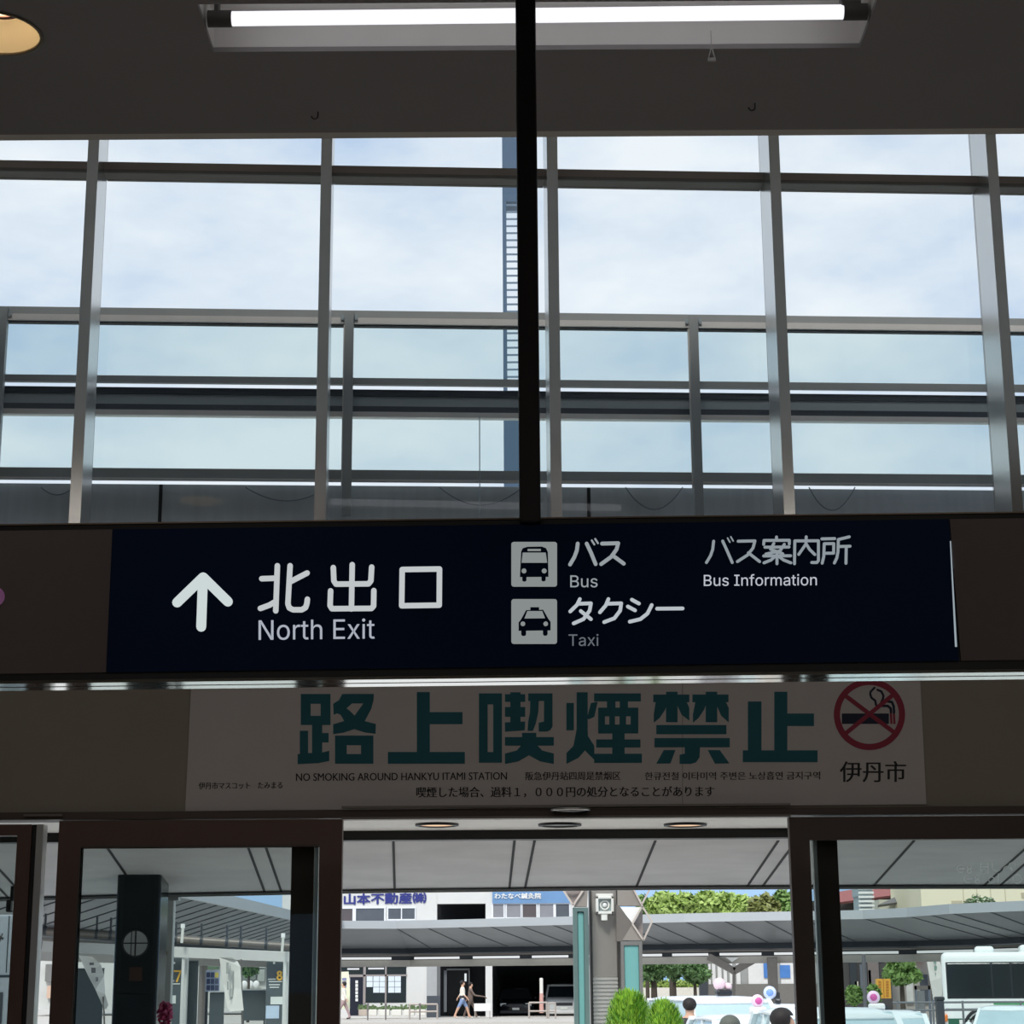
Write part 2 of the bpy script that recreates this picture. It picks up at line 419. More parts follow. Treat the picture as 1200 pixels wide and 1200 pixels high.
for o0, o1 in ((.0, .068), (.088, .158)):
    a = PS.p(XA, Bt(XA)+.4, 0); b = PS.p(XB, Bt(XB)+.4, 0); dz = Vector((0,0,.01)); mb = MB()
    mb.hexa([a+PS.n*o0, b+PS.n*o0, b+PS.n*o1, a+PS.n*o1, a+PS.n*o0+dz, b+PS.n*o0+dz, b+PS.n*o1+dz, a+PS.n*o1+dz]); o = mb.build('bottom_rail', m_chrome, sg); o['label'] = 'shiny metal rail'
# hanging post
pa = PS.p(622, 606, -.01); pr = .036
pz = pa.z
ptop = PS.p(615, 0, -.01)
mb = MB(); mb.bbox(pa.x-.039, pa.x+.034, pa.y-.02, pa.y+.05, pz-.02, ZC, .006); o = mb.build('hanging_post', M('post_black', (20,17,18), .4, .3), sg); o['label'] = 'black square post up to the ceiling'
mb = MB().bbox(pa.x-.075, pa.x+.07, pa.y-.055, pa.y+.085, ZC-.012, ZC, .004); mb.build('post_flange', m_black, sg)
# lettering of the sign
def sstrokes(lst, w, ox, oy, sc, off=-.0012, cap='round'):
    mb = MB(); i = 0
    for pts in lst:
        for p in stroke_polys([(ox + x/sc, oy + y/sc) for x, y in pts], w, cap):
            mb.plate([p], PS.map(off - i*.00001), PS.n*.0012); i += 1
    return mb
def sg_text(name, body, x0, x1, y0, y1, slope, mat, offset=0):
    mb = lettering(MB(), body, x0, x1, y0, y1, 0, slope, offset, .001, PS.map(-.0014)); return split_build(mb, name, mat, sg, .025)
e_arrow = EM('lit_arrow', (205,216,216), .98); e_big = EM('lit_white', (193,198,200), .98); e_mid = EM('lit_white_dim', (150,158,163), .98)
e_eng = EM('lit_english', (172,178,190), .98); e_taxi = EM('lit_taxi_kana', (184,192,198), .98); e_dim = EM('lit_english_dim', (102,108,116), .98)
e_info = EM('lit_info_kana', (142,152,158), .98); e_info2 = EM('lit_info_english', (190,194,204), .98); e_bus = EM('lit_icon', (136,142,142), .98)
sstrokes([[(952,306),(830,424)], [(952,306),(1068,420)], [(951,312),(943,538)]], 11.6, 0, 600, 4).build('arrow', e_arrow, sg)
split_build(sstrokes([[(400,152),(455,150)], [(458,104),(452,271)], [(395,262),(428,250),(452,236)], [(505,104),(497,245),(502,260),(516,267),(548,267),(562,259),(567,245),(569,228)], [(508,162),(568,131)],
  [(735,100),(732,264)], [(665,111),(667,160),(675,172),(795,171),(804,160),(807,109)], [(655,197),(653,252),(660,263),(806,262),(814,253),(815,196)],
  [(920,118),(1058,116),(1057,250),(918,252),(920,118)]], 6.4, 180, 630, 3.158), 'exit_lettering', e_big, sg, .012)
sg_text('english_lettering', 'North Exit', 303, 439, 726.3, 750.2, -.012, e_eng)
def icon(name, y0, y1, lights, darks, top):
    g = PS.map(-.0010); d = PS.map(-.0016); l = PS.map(-.0022)
    o = MB().plate([rrect(599.2, y0, 652.8, y1, 3)], g, PS.n*.001).build(name, e_bus, sg)
    mb = MB()
    for i, p in enumerate(darks): mb.plate([[(560 + x/4, 610 + y/4) for x, y in p]], PS.map(-.0016-i*.00001), PS.n*.0008)
    mb.build('icon_body', m_navy, o)
    mb = MB()
    for p in lights: mb.plate([[(560 + x/4, 610 + y/4) for x, y in p]], l, PS.n*.0008)
    mb.build('icon_windows', e_bus, o)
icon('bus_icon', 635, 687.5, [R4(233,133,295,143), [(210,150),(318,150),(325,198),(205,198)], circ(216,236,11.5), circ(311,236,11.5)],
     [[(203,145),(210,130),(232,123),(300,122),(320,130),(328,148),(331,264),(197,265)], rrect(208,255,228,286,8), rrect(298,255,318,285,8)], 0)
icon('taxi_icon', 702, 754.6, [[(232,424),(302,424),(315,458),(218,459)], circ(211,484,11), circ(318,484,11)],
     [[(191,478),(203,462),(226,420),(306,418),(330,460),(341,475),(341,515),(191,517)], R4(246,406,287,420), rrect(203,505,226,541,9), rrect(305,505,327,540,9)], 0)
sstrokes([[(468,108),(464,140),(452,172),(432,206)], [(510,108),(530,150),(552,204)], [(582,108),(658,106),(650,135),(625,170),(578,204)], [(630,162),(684,202)]], 4.4, 560, 610, 4).build('kana_lettering', e_mid, sg)
sstrokes([[(534,93),(546,112)], [(550,86),(563,106)]], 2.2, 560, 610, 4).build('kana_lettering', e_mid, sg)
sg_text('english_lettering', 'Bus', 668.3, 700.3, 674.3, 688.3, 0, e_mid)
split_build(sstrokes([[(478,368),(465,395),(433,426)], [(468,390),(530,388),(524,422),(495,462),(449,482)], [(482,424),(530,462)],
  [(612,368),(600,397),(572,430)], [(604,390),(672,388),(667,422),(640,458),(592,476)],
  [(722,371),(755,389)], [(703,403),(737,421)], [(815,396),(795,436),(762,462),(712,474)], [(840,413),(960,412)]], 4.2, 560, 610, 4), 'kana_lettering', e_taxi, sg, .001)
sg_text('english_lettering', 'Taxi', 666.3, 701.3, 743, 757, 0, e_dim)
split_build(sstrokes([[(198,132),(192,185),(178,225),(152,268)], [(256,131),(285,195),(317,268)], [(355,132),(462,130),(450,175),(415,220),(350,262)], [(420,206),(492,262)],
  [(600,105),(600,124)], [(518,152),(520,127),(682,126),(682,150)], [(583,146),(562,183),(640,212)], [(650,152),(622,194),(532,214)], [(526,170),(680,169)],
  [(518,226),(690,225)], [(603,208),(603,276)], [(590,230),(565,252),(520,270)], [(616,230),(645,252),(692,270)],
  [(715,276),(717,130),(868,129),(868,255),(858,268),(825,268)], [(790,104),(788,150),(742,216)], [(790,150),(812,185),(845,217)],
  [(890,117),(972,115)], [(905,148),(966,147),(965,208),(905,209)], [(905,148),(902,230),(892,272)],
  [(1065,104),(995,121),(993,200),(985,240),(970,271)], [(997,166),(1070,164)], [(1046,166),(1044,273)]], 3.35, 800, 610, 5.4545), 'kanji_lettering', e_info, sg, .001)
sstrokes([[(287,112),(302,138)], [(308,104),(323,130)]], 1.7, 800, 610, 5.4545).build('kana_lettering', e_info, sg)
sg_text('english_lettering', 'Bus Information', 824.8, 957.3, 673.2, 686.8, -.006, e_info2)
MB().plate([circ(-6, 699, 11.5, 28)], PS.map(.0025), PS.n*.001).build('purple_dot', M('purple_sticker', (245,165,255), .5), sg)
# ------------------------------------------------------------------ no-smoking banner on the wall over the doors
PB = Plane(YD-.006, 0)
m_sheet = M('banner_sheet', (202,194,190), .75, var=.04, scale=5)
m_teal = M('banner_teal', (8,92,104), .6, var=.05); m_ink = M('banner_ink', (22,22,24), .6); m_maroon = M('banner_red', (150,38,62), .6); m_navyink = M('banner_navy', (14,26,52), .6)
xbl = lambda y: 223.5-.047*(y-812); xbr = lambda y: 1078.5+.05*(y-800)
ban = thing('no_smoking_banner', 'pale no smoking banner with large teal characters above the doors', 'banner', tuple(PB.p(650, 948)))
mb = MB(); q = [(xbl(949), 950.5), (xbr(943), 942.6), (xbr(770), 771), (xbl(780), 783)]
PB.slab(mb, q, 0, .0035); mb.build('sheet', m_sheet, ban)
mb = MB(); PB.slab(mb, [(799.6, 944), (800.2, 944), (800.2, 780), (799.6, 780)], -.0006, .001); mb.build('sheet_seam', M('seam_grey', (110,104,100), .7), ban)
K1 = lambda x, y: (340 + x/5.4545, 800 + y/5.4545)
K2 = lambda x, y: (480 + x/4, 780 + y/4)
K3 = lambda x, y: (740 + x/3.3333, 780 + y/3.3333)
def glyph(K, polys, holes=()):
    mb = MB()
    for i, p in enumerate(polys):
        hs = [h for j, h in holes if j == i]
        mb.plate([[K(*q) for q in r] for r in [p] + hs], PB.map(-.0012-i*.00002), PB.n*.0010)
    mb.build('large_lettering', m_teal, ban)
glyph(K1, [R4(68,72,258,270), R4(140,268,205,470), R4(200,322,246,382), R4(62,307,115,470), [(48,457),(115,450),(205,446),(250,435),(250,500),(180,514),(48,521)],
  [(333,72),(535,72),(533,112),(518,168),(477,246),(548,264),(546,327),(480,318),(410,297),(340,320),(275,329),(275,266),(345,245),(322,205),(300,196),(278,206),(275,135),(312,112)],
  R4(287,338,532,518)], [(0, R4(131,135,195,212)), (5, [(360,165),(395,133),(468,133),(412,210),(380,178)]), (6, R4(362,400,453,456))])
glyph(K1, [R4(810,60,893,446), R4(890,188,1102,265), R4(625,443,1117,518)])
glyph(K2, [R4(325,130,433,455), R4(447,134,542,170), R4(447,194,542,240), [(447,266),(542,262),(540,303),(447,310)], R4(472,125,520,268), R4(556,130,670,166), [(630,160),(670,160),(670,285),(660,302),(645,309),(605,309),(605,268),(630,262)],
  [(566,160),(606,160),(603,220),(592,270),(578,306),(553,306),(556,262),(564,220)], R4(447,335,676,375), R4(527,315,594,380),
  [(525,372),(597,372),(622,398),(676,412),(676,461),(612,449),(560,420),(510,449),(447,461),(447,412),(502,398)]], [(0, R4(366,182,392,405))])
glyph(K2, [R4(735,175,770,303), R4(783,125,835,335), [(850,175),(882,170),(866,240),(840,252),(832,245)], [(783,298),(835,298),(836,330),(866,376),(866,442),(822,398),(792,432),(735,461),(735,410),(768,376)],
  R4(865,130,1084,168), R4(884,197,1072,318), R4(925,166,965,200), R4(985,166,1024,200), R4(950,316,1008,420), R4(875,346,1082,384), R4(865,413,1089,456)],
  [(5, [(916,238),(916,276),(936,276),(936,238)])])
for x in (963, 1015): PB.slab(mbh := MB(), [K2(x,276), K2(x+21,276), K2(x+21,238), K2(x,238)], -.0018, .0004); mbh.build('character_gap', m_sheet, ban)
glyph(K3, [R4(85,113,226,143), R4(135,102,180,221), [(95,140),(142,140),(132,172),(110,205),(87,223),(87,190)], [(172,140),(215,140),(226,165),(226,215),(196,192)],
  R4(238,113,379,143), R4(290,102,335,221), [(250,140),(296,140),(284,172),(262,205),(240,223),(240,190)], [(326,140),(368,140),(380,165),(380,222),(350,195)],
  R4(97,232,371,268), R4(90,283,384,319), [(208,315),(268,315),(266,358),(252,378),(232,384),(188,384),(188,348),(208,344)], [(126,330),(172,330),(152,382),(97,383)], [(298,330),(345,330),(383,382),(326,383)]])
glyph(K3, [R4(455,140,508,335), R4(558,102,609,335), R4(605,187,713,236), R4(435,331,727,377)])
def ban_text(body, x0, x1, y0, y1, slope, offset=0, w=.18):
    q = MB()
    for i, d in enumerate((0, w, -w) if w else (0,)): lettering(q, body, x0+d, x1+d, y0, y1, 0, slope, offset, .0008, PB.map(-.001-i*.00005), latin=False)
    split_build(q, 'small_lettering', m_ink, ban, .022)
ban_text('伊丹市マスコット　たみまる', 233, 331, 916.8, 925, -.009)
ban_text('NO SMOKING AROUND HANKYU ITAMI STATION', 347, 594, 906.3, 915.2, -.006, .0)
ban_text('阪急伊丹站四周是禁烟区', 616, 727, 904.5, 914.4, -.004)
ban_text('한큐전철 이타미역 주변은 노상흡연 금지구역', 755.8, 961, 904.8, 914.2, -.004)
ban_text('喫煙した場合、過料１，０００円の処分となることがあります', 488, 837, 922.2, 934.8, -.003, 0, .3)
ban_text('伊丹市', 984.5, 1061.5, 892, 916.5, 0, 0, .4)
KN = lambda x, y: (960 + x/8.5714, 790 + y/8.5714)
mb = MB().plate([[KN(*p) for p in R4(228,395,700,500)]], PB.map(-.001), PB.n*.0008)
i = 0
for pts, w in (([(555,137),(515,178),(513,205),(525,238),(562,265),(572,312)], 2.6), ([(585,157),(625,175),(645,215),(640,250),(622,285)], 2.6), ([(630,318),(690,320),(718,345),(722,385)], 3), ([(690,275),(730,280),(748,320),(752,385)], 3)):
    for p in stroke_polys([KN(*q) for q in pts], w): mb.plate([p], PB.map(-.0011-i*.00001), PB.n*.0008); i += 1
mb.build('cigarette_mark', m_navyink, ban)
mb = MB().plate([[KN(*p) for p in circ(505,405,358,56)], [KN(*p) for p in circ(505,405,296,56)]], PB.map(-.002), PB.n*.0008)
for a, b in (((252,208),(762,592)), ((270,592),(745,205))):
    for p in stroke_polys([KN(*a), KN(*b)], 5.0, 'flat'): mb.plate([p], PB.map(-.0022 - (.0002 if a[0] > 260 else 0)), PB.n*.0008)
for x in (722, 752):
    for p in stroke_polys([KN(x-2, 392), KN(x+4, 500)], 2.6, 'flat'): mb.plate([p], PB.map(-.0014), PB.n*.0006)
mb.build('prohibition_ring', m_maroon, ban)
# ------------------------------------------------------------------ door head, sliding doors and their posts
yd0, yd1 = YD-.06, YD+.16
zt = zh; zb = zr(957.5, YD)
xo0, xo1 = xr(399.5, YD), xr(930, YD)
hd = MB().box(XL, XR_, yd0+.02, yd1, zb, zt); hd.m = 1
hd.box(xo0, xo1, yd0-.004, yd0+.03, zr(947.2, YD), zr(944.6, YD)); hd.box(xo0, xo1, yd0, yd0+.05, zb-.012, zb); hd.box(xr(24, YD), xr(70, YD), yd0, yd0+.03, zr(957.5, YD, 50), zr(955.2, YD, 50))
struct(hd.build('trim_20', [m_bronze2, m_alud]))
t = thing('door_sensor', 'shallow oval sensor dome under the door head', 'sensor', tuple(at(669, 948, YD-.1)))
p = at(669, 948, YD-.1)
MB().ball((p.x, p.y+.02, p.z), .108, 1, .5, .17, 28, 10).build('dome', M('sensor_dark', (26,25,26), .2), t)
MB().torus((p.x, p.y+.02, p.z-.004), .100, .007, 'Z', 36, 8).build('rim', m_silver, t)
for k, v in (('dome', .5), ('rim', .5)): pass
def frame_door(name, X0, X1, stile, ztop, zrail, y0, y1, mat, gx=None):
    mb = MB(); mb.box(X0, X0+stile, y0, y1, 0.02, ztop); mb.box(X1-stile, X1, y0, y1, 0.02, ztop)
    mb.box(X0+stile, X1-stile, y0, y1, zrail, ztop); mb.box(X0+stile, X1-stile, y0, y1, .02, .14)
    o = struct(mb.build(name, mat)); bx('glass_pane', m_glassd, o, X0+stile, X1-stile, (y0+y1)/2-.004, (y0+y1)/2+.004, .14, zrail)
    return o
YF = YD - .03
# fixed side panels
sB0, sB1, sD0, sD1 = xr(63.5, YF), xr(90.5, YF), xr(372.8, YF), xr(399.5, YF)
zrail = zr(993, YF, 220); ztop = zr(961, YF, 220)
mb = MB().box(sB0, sB1, YF, YF+.07, .02, ztop).box(sD0, sD1, YF, YF+.07, .02, ztop).box(sB1, sD0, YF, YF+.07, zrail, ztop).box(sB1, sD0, YF, YF+.07, .02, .14)
mb.m = 1; mb.box(sB1-.006, sB1, YF-.004, YF+.07, .14, zrail).box(sB1, sD0, YF-.004, YF+.06, zrail, zrail+.012)
d1 = struct(mb.build('door_1', [m_bronze, m_bronze2])); bx('glass_pane', m_glassd, d1, sB1, sD0, YF+.03, YF+.038, .14, zrail)
sE0, sE1 = xr(929.6, YF), xr(953, YF)
zrail2 = zr(983.5, YF, 1080); ztop2 = zr(956.5, YF, 1080)
XE = 4.6
mb = MB().box(sE0, sE1, YF, YF+.07, .02, ztop2).box(XE-.12, XE, YF, YF+.07, .02, ztop2).box(sE1, XE-.12, YF, YF+.07, zrail2, ztop2).box(sE1, XE-.12, YF, YF+.07, .02, .14)
d2 = struct(mb.build('door_2', m_bronze2)); bx('glass_pane', m_glassd, d2, sE1, XE-.12, YF+.03, YF+.038, .14, zrail2)
# sliding leaves parked behind the side panels
YS2 = YD + .09
def leaf(name, a0, a1, b0, b1, silver, zt_):
    mb = MB().box(a0, a1, YS2, YS2+.05, .02, zt_).box(b0, b1, YS2, YS2+.05, .02, zt_).box(a1, b0, YS2, YS2+.05, zt_-.06, zt_).box(a1, b0, YS2, YS2+.05, .02, .12)
    mb.m = 1; mb.box(silver[0], silver[1], YS2-.02, YS2+.03, .02, zt_)
    o = struct(mb.build(name, [m_bronze2, m_silver])); return o
zl = zr(964, YS2)
leaf('door_3', xr(66, YS2), xr(88, YS2), xr(340, YS2), xr(366.5, YS2), (xr(368, YS2), xr(372.3, YS2)), zl)
leaf('door_4', xr(961.5, YS2), xr(985.5, YS2), XE-.3, XE-.2, (xr(956, YS2), xr(960.3, YS2)), zl)
# left-hand post with its silver strip and the pane beyond it
zp = zr(966, YF, 30)
mb = MB().box(xr(14.5, YF), xr(31, YF), YF, YF+.09, 0, zp); mb.m = 1; mb.box(xr(31, YF), xr(36.5, YF), YF+.02, YF+.1, 0, zp); mb.m = 2; mb.box(xr(36.5, YF), xr(44.5, YF), YF+.01, YF+.1, 0, zp)
mb.m = 0; mb.box(-4.6, xr(14.5, YF), YF, YF+.09, zr(979, YF, 10), zp); mb.box(-4.7, -4.6, YF, YF+.09, 0, zp)
struct(mb.build('trim_21', [m_bronze, m_black, m_silver]))
o = struct(bx('window_20', m_glassd, None, -4.6, xr(14.5, YF), YF+.03, YF+.038, .02, zr(979, YF, 10)))
for a, b, nm in ((XL, -4.7, 'wall_front_left'), (XE, XR_, 'wall_front_right')): struct(bx(nm, m_wall, None, a, b, YD, YD+.2, 0, zh+.01))
# ================================================================== outside, close to the doors
m_steel = M('painted_steel_rail', (160,162,160), .5, .3, var=.08)
m_steell = M('painted_steel_light', (222,216,210), .5, .3, var=.08)
m_beamd = M('dark_beam_steel', (166,176,180), .45, .3, var=.12, stretch=(.4,1,1), scale=4)
m_conc = M('parapet_panel', (226,230,232), .75, var=.16, scale=3, stretch=(6,6,.7))
m_soff = M('soffit_panel', (198,197,196), .6, .0, var=.2, scale=2.4, stretch=(1,2.2,1))
m_joint = M('soffit_joint', (22,24,26), .7)
m_strip = M('pale_soffit', (240,238,232), .5, 0, var=.04)
# soffit strip over the doors with its downlights
zs = 2.405; ys0, ys1 = YD+.16, 11.36
q0 = zr(984.3, ys1+.06); 
struct(MB().box(-5.5, 5.5, ys0, ys1, zs, zs+.05).build('trim_22', m_strip))
struct(bx('trim_23', m_black, None, -5.5, 5.5, ys1, ys1+.12, q0, zs+.5))
LAMPS = []
for px, lit, lab in ((512, 1, 'glowing round downlight in the strip over the doors, below the teal second character'), (656, 0, 'unlit round downlight in the strip over the doors, in the middle'), (803, 1, 'glowing round downlight in the strip over the doors, toward the green trees')):
    c = atz(px, 965.5, zs); r = .125
    if lit: LAMPS.append(c)
    t = thing('soffit_downlight', lab, 'downlight', tuple(c), 'soffit downlights')
    MB().lathe(c, [(r, 0), (r, -.012), (r*.86, -.014), (r*.84, -.004)], 36).build('trim_ring', m_black, t)
    MB().lathe(c, [(.0005, -.006), (r*.85, -.006)], 36).build('lens', EM('downlight_glow', (255,214,176), 1.0) if lit else M('dark_lens', (60,64,66), .3), t)
# sloping canopy soffit
yc0 = ys1 + .12; zc0 = zr(984.3, yc0) + .012; SL = .18
cn = Vector((0, SL, 1)).normalized(); cp = Vector((0, yc0, zc0))
ep = lambda px, py: atp(px, py, cp, cn)
E_ = [(-260,1062), (-120,1056.5), (0,1052.3), (100,1050), (200,1047.3), (300,1045.3), (400,1043.2), (480,1042), (560,1041.2), (670,1039.8), (780,1038.6), (920,1038), (1060,1037.6), (1200,1037.4), (1350,1037.6), (1500,1038.5)]
mb = MB(); ed = [ep(*p) for p in E_]
fr = [Vector((p.x*yc0/p.y*1.0, yc0, zc0)) for p in ed]
fr[0].x, fr[-1].x = -5.5, 5.5; ed[0].x = -6.0; ed[-1].x = 6.4
TH = Vector((0,0,.10))
for a, b, c, d in zip(fr[:-1], fr[1:], ed[1:], ed[:-1]): mb.hexa([a, b, c, d, a+TH, b+TH, c+TH, d+TH])
mb.m = 1
def jn(p0, p1, w=.016):
    a, b = ep(*p0), ep(*p1); dn = Vector((0,0,-.001)); mb.bar(a+dn, b+dn, w, .006)
for p0, p1 in (((461,985),(462.5,1041)), ((603,985),(597,1040)), ((626.5,985),(615.5,1040)), ((768,985),(746,1038.4)), ((912,985),(876,1038)), ((933,985),(894,1038)),
   ((120,985),(163,1047)), ((288,985),(310,1044.6)), ((309,985),(329.5,1044)), ((-32,985),(30,1052)), ((-55,985),(10,1052)), ((1071,985),(1024,1037.5)), ((1212,985),(1153,1037.5)), ((1232,985),(1172,1037.5)), ((1380,985),(1310,1037.5)), ((-200,985),(-130,1054))): jn(p0, p1)
for a, b in zip(ed[:-1], ed[1:]): mb.bar(a + Vector((0,-.02,-.003)), b + Vector((0,-.02,-.003)), .02, .006)
mb.m = 2
for a, b in zip(ed[:-1], ed[1:]):
    o1 = Vector((0,.012,-.008)); mb.bar(a + o1, b + o1, .024, .03)
mb.build('entrance_canopy', [m_soff, m_joint, m_steel]); struct(bpy.data.objects['entrance_canopy'])
struct(MB().box(-6.4, 6.4, ys0, 12.5, 3.36, 3.45).build('roof_deck', m_conc))
# balustrade of the deck above
PB2 = Plane(12.5, math.radians(3.1)); PP = Plane(12.62, math.radians(3.1))
A0, A1 = -7.2, 7.2
z = lambda py: PB2.z(py)
mb = MB(); PP.block(mb, A0, A1, 2.75, PP.z(570.5), 0, .16); mb.m = 1
for px in (188, 690): a = PP.s_(px, 588); PP.block(mb, a-.012, a+.012, 2.75, PP.z(571), -.004, .01)
struct(mb.build('wall_parapet', [m_conc, m_joint]))
bl = thing('deck_balustrade', 'grey steel balustrade with glass infill on the deck outside the high windows', 'balustrade', tuple(PB2.w(0, z(562))))
mb = MB(); PB2.block(mb, A0, A1, z(375), z(366), 0, .07); mb.m = 1; PB2.block(mb, A0, A1, z(382), z(375), -.012, .055); mb.m = 2; PB2.block(mb, A0, A1, z(383.2), z(382), .01, .06)
mb.build('top_rail', [m_steel, m_steell, m_joint], bl)
mb = MB(); PB2.block(mb, A0, A1, z(451), z(443.5), .02, .06); mb.build('mid_rail', m_steel, bl)
mb = MB(); PB2.block(mb, A0, A1, z(483), z(455), .06, .10); mb.m = 1; PB2.block(mb, A0, A1, z(463), z(455.5), .05, .06); PB2.block(mb, A0, A1, z(483), z(475), .05, .06); mb.build('dark_band', [m_beamd, M('dark_band_edge', (58,68,78), .4)], bl)
mb = MB(); PB2.block(mb, A0, A1, z(489), z(483), .02, .08); mb.build('lower_rail', m_steell, bl)
mb = MB(); PB2.block(mb, A0, A1, z(562), z(551), .02, .06); mb.m = 1; PB2.block(mb, A0, A1, z(563.6), z(562), .02, .07); mb.build('bottom_rail', [m_steel, m_steell], bl)
ps = [PB2.s_(px, 470) for px in (-2, 408, 815, 1218)]; dd = (ps[3]-ps[0])/3
ps = [ps[0]-dd*2, ps[0]-dd] + ps + [ps[3]+dd]
for a in ps:
    mb = MB(); PB2.block(mb, a-.031, a+.031, z(605), z(368), -.03, .03); mb.m = 1
    PB2.block(mb, a-.06, a+.06, z(381), z(372), -.012, 0)
    for q in (-.048, .048): mb.cyl(PB2.w(a+q, z(377), -.02), PB2.w(a+q, z(377), -.012), .009, n=8)
    mb.m = 2; PB2.block(mb, a-.04, a-.031, z(570), z(383), -.005, .02)
    mb.build('post', [m_steel, m_beamd, m_steell], bl)
for a, b in zip(ps[:-1], ps[1:]):
    for y0, y1 in ((383, 443.5), (489, 551)):
        mb = MB(); PB2.block(mb, a+.03, b-.03, z(y1), z(y0), .034, .042); mb.build('glass_infill', m_glassb, bl)
a = PB2.s_(562, 540); mb = MB().cyl(PB2.w(a, z(605), -.015), PB2.w(a, z(489), -.015), .004, n=6); mb.build('wire', m_beamd, bl)
# thin tubes added to stand for curved window reflections over the parapet
m_arc = M('reflection_grey', (150,156,162), .6)
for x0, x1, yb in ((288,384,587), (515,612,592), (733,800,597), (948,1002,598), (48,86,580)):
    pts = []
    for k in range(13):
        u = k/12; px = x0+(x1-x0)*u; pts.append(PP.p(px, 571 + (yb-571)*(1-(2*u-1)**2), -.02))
    o = MB().tube(pts, .0045, 6).build('reflection_arc', m_arc); tag(o, 'thin dark curve standing for a window reflection over the grey deck parapet', 'reflection_arc', 'reflection arcs on the parapet')
# tower beyond the deck
Yt = 135.0; m_tow = M('tower_steel', (62,84,106), .5, .1); m_slat = M('tower_slat', (96,112,128), .5)
x0, x1, _, ztop_ = rc(588, 100, 616, 110, Yt); z1_ = zr(236, Yt); z2_ = zr(446, Yt); D_ = x1-x0; fw = .3
tw = thing('tower', 'slender blue grey louvred tower standing behind the black hanging post', 'tower', ((x0+x1)/2, Yt, GZ))
mb = MB().box(x0, x1, Yt, Yt+D_, z1_, ztop_).box(x0, x1, Yt, Yt+D_, GZ, zr(489, Yt)); mb.build('shaft', m_tow, tw)
mb = MB()
for a, b in ((x0, x0+fw), (x1-fw, x1)):
    for c in (Yt, Yt+D_-fw): mb.box(a, b, c, c+fw, zr(489, Yt), z1_)
mb.build('corner_frame', m_tow, tw)
mb = MB(); n = 30; zz = zr(489, Yt)
for k in range(n):
    q = zz + (z1_-zz)*(k+.5)/n; mb.box(x0+fw, x1-fw, Yt+.02, Yt+.06, q-.075, q+.075)
mb.build('louvres', m_slat, tw)
# ================================================================== world, sun, added fill lights and lamps
w = bpy.data.worlds.new('sky'); SC.world = w; w.use_nodes = True; nt = w.node_tree; nt.nodes.clear()
N = nt.nodes.new; L = nt.links.new
o = N('ShaderNodeOutputWorld'); bg = N('ShaderNodeBackground'); tc = N('ShaderNodeTexCoord'); mp = N('ShaderNodeMapping'); nz = N('ShaderNodeTexNoise'); rmp = N('ShaderNodeValToRGB')
mp.inputs['Scale'].default_value = (3.2, 3.2, 7.5); nz.inputs['Scale'].default_value = 2.2; nz.inputs['Detail'].default_value = 7; nz.inputs['Roughness'].default_value = .56
e = rmp.color_ramp.elements; e[0].position = .30; e[0].color = lin((186,208,236)); e[1].position = .66; e[1].color = lin((240,246,252))
e2 = rmp.color_ramp.elements.new(.47); e2.color = lin((218,230,244))
sx = N('ShaderNodeSeparateXYZ'); mr = N('ShaderNodeMapRange'); mr.inputs[1].default_value = .02; mr.inputs[2].default_value = .16
mx = N('ShaderNodeMix'); mx.data_type = 'RGBA'; mx.inputs[6].default_value = lin((158,200,244))
L(tc.outputs['Generated'], mp.inputs[0]); L(mp.outputs[0], nz.inputs['Vector']); L(nz.outputs['Fac'], rmp.inputs[0])
L(tc.outputs['Generated'], sx.inputs[0]); L(sx.outputs['Z'], mr.inputs[0]); L(mr.outputs[0], mx.inputs[0]); L(rmp.outputs[0], mx.inputs[7])
L(mx.outputs[2], bg.inputs[0]); L(bg.outputs[0], o.inputs[0]); bg.inputs[1].default_value = 1.12
sun = bpy.data.lights.new('sun', 'SUN'); so = bpy.data.objects.new('sun', sun); COL.objects.link(so)
sun.energy = 2.8; sun.angle = .25; sun.color = (1, .97, .92); so.rotation_euler = (math.radians(38), math.radians(-16), 0)
def lamp(name, loc, sx_, sy_, power, col=(1,.95,.9)):
    l = bpy.data.lights.new(name, 'AREA'); l.shape = 'RECTANGLE'; l.size = sx_; l.size_y = sy_; l.energy = power; l.color = col
    q = bpy.data.objects.new(name, l); COL.objects.link(q); q.location = loc; return q
lamp('hall_fill', (-2.6, -1.5, ZC-.05), 2.4, .3, 36); lamp('hall_fill', (2.6, -1.5, ZC-.05), 2.4, .3, 36); lamp('hall_fill', (-2.6, 5.9, ZC-.05), 2.4, .3, 16); lamp('hall_fill', (2.6, 5.9, ZC-.05), 2.4, .3, 16)  # unseen area lights added as fill to brighten the hall
for c in LAMPS:
    l = bpy.data.lights.new('downlight_lamp', 'SPOT'); l.energy = 130; l.spot_size = 1.9; l.spot_blend = .6; l.color = (1,.95,.9); l.shadow_soft_size = .08
    q = bpy.data.objects.new('downlight_lamp', l); COL.objects.link(q); q.location = c + Vector((0,0,-.03))
